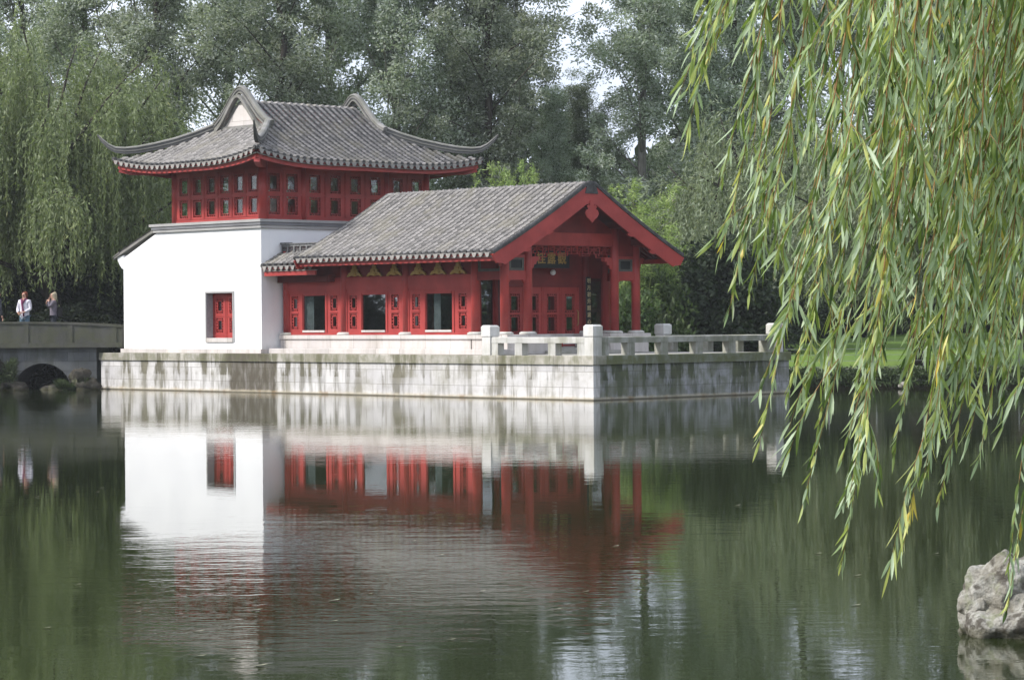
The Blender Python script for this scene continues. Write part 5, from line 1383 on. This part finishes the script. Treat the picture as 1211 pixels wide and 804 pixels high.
# clipped bank growth hanging over the right bank edge
def bank_growth():
    rs = np.random.RandomState(9); n = 26000
    X = rs.uniform(7.2,26,n); t = rs.rand(n); Y = 77.0+0.75*t+rs.normal(size=n)*0.10; Z = np.interp(t,[0,.2,1],[0.12,0.38,0.58])+rs.rand(n)*0.05
    P_ = np.stack([X,Y,Z],1); D = nrm(rs.normal(size=(n,3))*0.6+np.array([[0,-0.5,-0.4]]))
    V1_, F1_ = leaf_quads(rs, P_, D, rs.uniform(0.08,0.22,n), rs.uniform(0.02,0.05,n))
    return np_mesh('bank_plants', V1_, F1_, M['bankleaf'], np.clip(0.3+rs.normal(size=n)*.18,0,1))
M['bankleaf'] = m_leaf('bank_leaf', [(0.0,(0.02,0.035,0.012)),(0.6,(0.06,0.10,0.03)),(1.0,(0.13,0.18,0.06))], (0.08,0.12,0.05), 0.2)
o = link_mesh('bank_plants', bank_growth()); tag(o, kind='stuff')
def left_growth():
    rs = np.random.RandomState(19); n = 14000
    X = np.where(rs.rand(n) < 0.6, rs.uniform(-18.5,-15.95,n), rs.uniform(-14.6,-13.5,n)); Y = rs.uniform(82.7,83.5,n)
    Z = 0.02+rs.rand(n)*np.where(X < -15.5, 0.95, 0.25)*(0.6+0.4*np.sin(X*5))
    P_ = np.stack([X,Y,Z],1); D = nrm(rs.normal(size=(n,3))*0.6+np.array([[0,-0.2,0.6]]))
    V1_, F1_ = leaf_quads(rs, P_, D, rs.uniform(0.08,0.25,n), rs.uniform(0.012,0.03,n))
    return np_mesh('bank_weeds', V1_, F1_, M['bankleaf'], np.clip(0.35+rs.normal(size=n)*.2,0,1))
o = link_mesh('bank_weeds', left_growth()); tag(o, kind='stuff')

# ================================================================== near willow (beside the camera, strands in view)
M['near_leaf'] = m_leaf('near_willow_leaf', [(0.0,(0.06,0.11,0.03)),(0.38,(0.25,0.35,0.09)),(0.72,(0.53,0.60,0.20)),(0.93,(0.70,0.70,0.24)),(1.0,(0.66,0.52,0.08))], (0.48,0.60,0.40), 0.45, 0.42, 0.5)
M['twig'] = m_plain('willow_twig', (0.34,0.19,0.07), 0.55, 30, 0.4)
NW = thing('weeping_willow', 'near weeping willow whose slender leafy strands hang into the top right of the picture', 'tree', (4.9, 8.6, 0.45))
mb = MB()
tk = [(4.9,8.6,0.3),(4.85,8.65,1.5),(4.7,8.6,3.0),(4.5,8.5,4.4),(4.3,8.4,5.6)]
mb.tube(tk, [0.42,0.34,0.29,0.24,0.18], 14); mb.build('trunk', M['bark'], NW, True)
mb = MB(); rs = np.random.RandomState(3)
for a in range(11):
    an = math.pi*0.62 + a*0.30; tgt = (4.5+3.8*math.cos(an), 8.5+2.6*math.sin(an), 4.6+0.5*math.sin(a*1.7))
    p0 = tk[3] if a % 2 else tk[2]
    mb.tube([p0, tuple(p0[i]*.6+tgt[i]*.4+(0.5 if i == 2 else 0) for i in range(3)), tuple(p0[i]*.25+tgt[i]*.75+(0.5 if i == 2 else 0) for i in range(3)), tgt], [0.13,0.09,0.055,0.025], 8)
mb.build('limb', M['bark'], NW, True)
def at(px, py, Y):     # a point of the place seen at a pixel, Y metres out
    X = (px-605.5)/FX*Y; hor = 379.4-0.0073*(px-605.5)
    return np.array([X, Y, CAM_H + (hor-py)/FX*Y])
LV = []; LF = []; LT = []; TW = MB(); nv = 0
rs = np.random.RandomState(12)
def add_leaf(p, d, ln, w_, tint, curl):
    global nv
    d = d/np.linalg.norm(d); r_ = rs.normal(size=3); s_ = np.cross(d, r_); s_ /= np.linalg.norm(s_); n_ = np.cross(s_, d)
    rows = []
    for t, wf in ((0.0,0.12),(0.22,0.8),(0.5,1.0),(0.78,0.62)):
        c = p + d*ln*t + n_*curl*ln*t*t + np.array([0,0,-0.10*ln*t*t])
        rows.append((c - s_*w_*wf*0.5, c + n_*w_*0.10, c + s_*w_*wf*0.5))
    tip = p + d*ln + n_*curl*ln + np.array([0,0,-0.10*ln])
    vs = [q for r in rows for q in r] + [tip]
    LV.extend(vs)
    for i in range(3):
        for j in range(2):
            a = nv+i*3+j; LF.append((a, a+1, a+4, a+3)); LT.append(tint)
    LF.append((nv+9, nv+10, nv+12, nv+12)); LF.append((nv+10, nv+11, nv+12, nv+12)); LT.extend([tint, tint])
    nv += 13
def strand(P0, P1, sway=0.06, dens=0.020, side=3, lf=0.105, tt=0.0, yell=0.0):
    P0 = np.array(P0, float); P1 = np.array(P1, float); L_ = np.linalg.norm(P1-P0); n = max(6, int(L_/0.05))
    # hangs steeply first, then is blown to the tip
    mid = np.array([P0[0]*0.55+P1[0]*0.45 + sway*rs.uniform(0.2,1.0), (P0[1]+P1[1])/2+rs.normal()*0.03, P0[2]*0.45+P1[2]*0.55])
    ph = rs.rand()*6.28; ph2 = rs.rand()*6.28
    def B(t):
        q = P0*(1-t)**2 + 2*mid*t*(1-t) + P1*t*t
        return q + np.array([0.012*math.sin(5*t+ph), 0.012*math.sin(4*t+ph2), 0])*(L_/1.5)
    pts = [B(i/n) for i in range(n+1)]
    TW.tube([tuple(p) for p in pts], [max(0.0008, 0.0030*(1-i/n)+0.0007) for i in range(n+1)], 5)
    base_t = 0.34+rs.normal()*0.17+tt
    s = 0.02
    while s < L_:
        t = s/L_; p = B(t); d = B(min(1,t+0.02))-B(max(0,t-0.02)); d /= np.linalg.norm(d)
        a = rs.rand()*6.28; o_ = np.array([math.cos(a), math.sin(a), 0]); 
        spread = rs.uniform(0.10,0.48)
        ld = d*1.0 + o_*spread + np.array([-0.06,0,-0.12])
        k = 1.0 - 0.35*t
        tint = base_t + rs.normal()*0.22
        if rs.rand() < 0.05+yell: tint = rs.uniform(0.85,1.0)
        add_leaf(p, ld, lf*rs.uniform(0.5,1.15)*k, 0.0095*rs.uniform(0.75,1.2), min(1,max(0,tint)), rs.uniform(-0.30,0.45))
        s += dens*rs.uniform(0.6,1.4)
    for k in range(side):
        t = rs.uniform(0.1,0.85); p = B(t); d = B(min(1,t+0.05))-B(t); d /= np.linalg.norm(d)
        l2 = rs.uniform(0.12,0.42)*min(1,L_); a = rs.rand()*6.28
        q = p + d*l2*0.85 + np.array([math.cos(a)*0.09, math.sin(a)*0.09, -0.02])
        m2 = (p+q)/2 + np.array([math.cos(a)*0.035, math.sin(a)*0.035, 0.02])
        pp = [p*(1-u)**2+2*m2*u*(1-u)+q*u*u for u in np.linspace(0,1,5)]
        TW.tube([tuple(x) for x in pp], [0.0013,0.0011,0.0009,0.0008,0.0006], 4)
        s2 = 0.01
        while s2 < l2:
            u = s2/l2; p_ = p*(1-u)**2+2*m2*u*(1-u)+q*u*u; a2 = rs.rand()*6.28
            add_leaf(p_, (q-p)/np.linalg.norm(q-p) + np.array([math.cos(a2),math.sin(a2),-0.2])*rs.uniform(0.2,0.6), lf*rs.uniform(0.55,1.0), 0.0102*rs.uniform(0.75,1.2), min(1,max(0,base_t+rs.normal()*0.17)), rs.uniform(-0.2,0.25))
            s2 += dens*rs.uniform(0.7,1.5)
# strands with tips one can tell apart in the photograph
heroes = [((845,-60),(812,108),7.2,1),((838,-40),(826,95),7.3,1),((868,-60),(866,372),7.4,4),((862,-60),(848,300),7.5,3),((905,60),(889,350),7.3,3),
 ((960,200),(896,524),7.6,1),((1010,120),(952,602),7.4,3),((985,150),(935,470),7.7,3),((1045,150),(986,668),7.2,4),((1040,200),(1005,560),7.5,3),((1100,250),(1072,652),7.3,3),((1105,200),(1058,540),7.8,3),
 ((1165,150),(1157,548),7.4,2),((1203,150),(1197,725),7.0,1),((1150,200),(1108,600),7.6,3),((1010,250),(1012,480),7.9,2),((1190,200),(1180,480),7.7,2),((1060,0),(1000,600),7.9,3),((1130,100),(1092,560),7.6,3),((1200,100),(1140,470),7.5,3)]
for a, b, Y, sd in heroes:
    p1 = at(b[0], b[1], Y); 
    ptop = at(a[0]+14, a[1], Y+0.05); ext = (ptop-p1); ptop = ptop + np.array([0.10,0.0,0.0]) + np.array([0.05,0.05,max(0.0, 3.5-ptop[2])])
    strand(ptop, p1, 0.05, 0.0165, sd+2, 0.095, 0.06, 0.03)
    q1 = p1 + np.array([rs.uniform(-.01,.04), rs.normal()*.03, rs.uniform(0.06,0.22)])
    strand(ptop + np.array([0.02,0.02,0]), q1, 0.06, 0.019, sd, 0.09, 0.04, 0.03)
cl_ = [(936,1.0),(958,.7),(985,1.1),(1010,.8),(1032,1.2),(1058,.9),(1078,1.1),(1098,1.5),(1118,1.1),(1140,1.5),(1160,1.2),(1180,1.6),(1200,1.3),(1222,1.4),(1245,1.2),(1270,1.2)]
for cx_, wt_ in cl_:
    for j in range(int(round((4.4 if cx_ > 1060 else 3.2)*wt_))):
        px = cx_ + rs.normal()*9
        bot = np.interp(px, [880,925,940,985,1040,1100,1160,1290],[200,310,350,390,410,430,420,440])
        py = bot - abs(rs.normal())*(165 if cx_ < 1060 else 120) + rs.uniform(-20,35)
        Y = rs.uniform(6.9,9.6)
        p1 = at(px, py, Y)
        p0 = p1 + np.array([rs.uniform(0.06,0.30), rs.normal()*0.10, 0.0]); p0[2] = rs.uniform(3.35,4.1) if py < 260 or rs.rand() < .6 else p1[2]+rs.uniform(0.8,1.4)
        strand(p0, p1, rs.uniform(0.0,0.12), 0.0185, 4, 0.092, 0.02 if Y < 8.2 else -0.16)
for i in range(46):     # the rest of the crown, above and right of the view
    an = rs.rand()*6.28; r_ = rs.uniform(0.8,3.2); p0 = np.array([4.6+r_*math.cos(an), 8.5+r_*0.8*math.sin(an), rs.uniform(4.2,5.2)])
    p1 = p0 + np.array([rs.normal()*0.15-0.1, rs.normal()*0.12, -rs.uniform(1.0,2.6)])
    if p1[0]/p1[1] < 0.21: p1[2] = max(p1[2], 3.45); 
    strand(p0, p1, 0.05, 0.05, 1, 0.12)
LVa = np.array(LV) - np.array([4.9,8.6,0.45]); LFa = np.array(LF)
me = bpy.data.meshes.new('foliage')
me.from_pydata(LVa.tolist(), [], [tuple(f) if f[2] != f[3] else tuple(f[:3]) for f in LFa.tolist()])
me.materials.append(M['near_leaf']); at_ = me.attributes.new('tint','FLOAT','FACE'); at_.data.foreach_set('value', np.array(LT, dtype=np.float32)); me.shade_smooth()
link_mesh('foliage', me, NW)
TW.build('twigs', M['twig'], NW, True)

# floating leaves on the pond
rs2 = random.Random(8)
fl = [(rs2.uniform(20,1120), 480+310*rs2.random()**0.8) for k_ in range(22)] + [(52,743),(160,724),(300,722),(487,640),(530,757),(1010,716),(1105,655),(870,598),(905,478),(690,700),(392,735),(965,655),(1132,525)]
fm = None
for i, (px, py) in enumerate(fl):
    hor = 379.4-0.0073*(px-605.5); Y = FX*CAM_H/(py-hor); X = (px-605.5)/FX*Y
    if fm is None:
        m_ = MB(); m_.add([(-.05,0,.002),(-.02,-.012,.006),(.03,-.010,.010),(.06,.004,.016),(.03,.012,.008),(-.02,.010,.004)], [(0,1,2,3,4,5)])
        m_.add([(-.05,0,.000),(-.02,-.012,.003),(.03,-.010,.006),(.06,.004,.012),(.03,.012,.005),(-.02,.010,.001)], [(5,4,3,2,1,0)])
        fm = m_.mesh('floating_leaf', m_plain('dead_leaf', (0.42,0.40,0.28), 0.6, 20, 0.3))
    o = bpy.data.objects.new('floating_leaf', fm); COL.objects.link(o); o.location = (X, Y, 0.003); o.rotation_euler = (0,0,rs.rand()*0.8-0.4); k_ = rs.uniform(0.5,0.95); o.scale = (k_,k_,k_)
    tag(o, 'small pale willow leaf floating on the pond', 'leaf', 'willow leaves floating on the pond')

# mild haze in the air
m, nt, out = newmat('haze_air')
pv = nt.nodes.new('ShaderNodeVolumePrincipled'); pv.inputs['Density'].default_value = HAZE; pv.inputs['Color'].default_value = (0.92,0.95,1.0,1); pv.inputs['Anisotropy'].default_value = 0.2
nt.links.new(pv.outputs[0], out.inputs['Volume'])
hz_ = MB().box(-1800,1800,-1000,2200,-2.4,27).build('haze', m); tag(hz_, kind='stuff')
# ================================================================== light, sky, camera
SUN_AZ = math.radians(SUN_AZ_DEG)   # direction the light comes from, from +Y clockwise
SUN_EL = math.radians(SUN_EL_DEG)
wd = bpy.data.worlds.new('World'); sc.world = wd; wd.use_nodes = True
nt = wd.node_tree; nt.nodes.clear()
out = nt.nodes.new('ShaderNodeOutputWorld'); bg = nt.nodes.new('ShaderNodeBackground'); bg.inputs['Strength'].default_value = SKY_STR
sky = nt.nodes.new('ShaderNodeTexSky'); sky.sky_type = 'NISHITA'; sky.sun_disc = False; sky.sun_elevation = SUN_EL; sky.sun_rotation = SUN_AZ; sky.dust_density = 3.0; sky.air_density = 1.0
tc = nt.nodes.new('ShaderNodeTexCoord')
cl = noise(nt, tc.outputs['Generated'], 2.2, 5, 0.55, (1,1,2.5))
cloud = mix(nt, smooth(nt, cl, 0.3, 0.7), CLOUD_A, CLOUD_B)
nt.links.new(mix(nt, 0.80, sky.outputs[0], cloud), bg.inputs['Color']); nt.links.new(bg.outputs[0], out.inputs['Surface'])
sun = bpy.data.lights.new('sun', 'SUN'); sun.energy = SUN_STR; sun.angle = math.radians(SUN_ANG); sun.color = (1.0,0.965,0.91)
so = bpy.data.objects.new('sun', sun); COL.objects.link(so)
dirv = Vector((math.sin(SUN_AZ)*math.cos(SUN_EL), math.cos(SUN_AZ)*math.cos(SUN_EL), math.sin(SUN_EL)))
so.rotation_euler = dirv.to_track_quat('Z','Y').to_euler(); so.location = (-20,20,40)
cam = bpy.data.cameras.new('camera'); co_ = bpy.data.objects.new('camera', cam); COL.objects.link(co_); sc.camera = co_
cam.sensor_fit = 'HORIZONTAL'; cam.sensor_width = 36; cam.lens = 36*3060/1211; cam.clip_end = 5000; cam.clip_start = 0.1
# level view, 0.42 deg down, rolled 0.42 deg
p_ = -22.6/3060; r_ = 0.0073
fw = Vector((0, math.cos(p_), math.sin(p_))); R0 = Vector((1,0,0)); U0 = R0.cross(fw)
Rr = R0*math.cos(r_) - U0*math.sin(r_); Ur = R0*math.sin(r_) + U0*math.cos(r_)
mt = Matrix((Rr, Ur, -fw)).transposed().to_4x4(); mt.translation = (0,0,CAM_H); co_.matrix_world = mt
sc.view_settings.view_transform = 'Standard'; sc.view_settings.look = 'None'; sc.view_settings.gamma = 1; sc.view_settings.exposure = EXPO
sc.view_settings.use_curve_mapping = False
sc.cycles.max_bounces = 8; sc.cycles.transparent_max_bounces = 16; sc.cycles.use_denoising = True
sc.cycles.sample_clamp_indirect = 4.0; sc.cycles.volume_bounces = 0
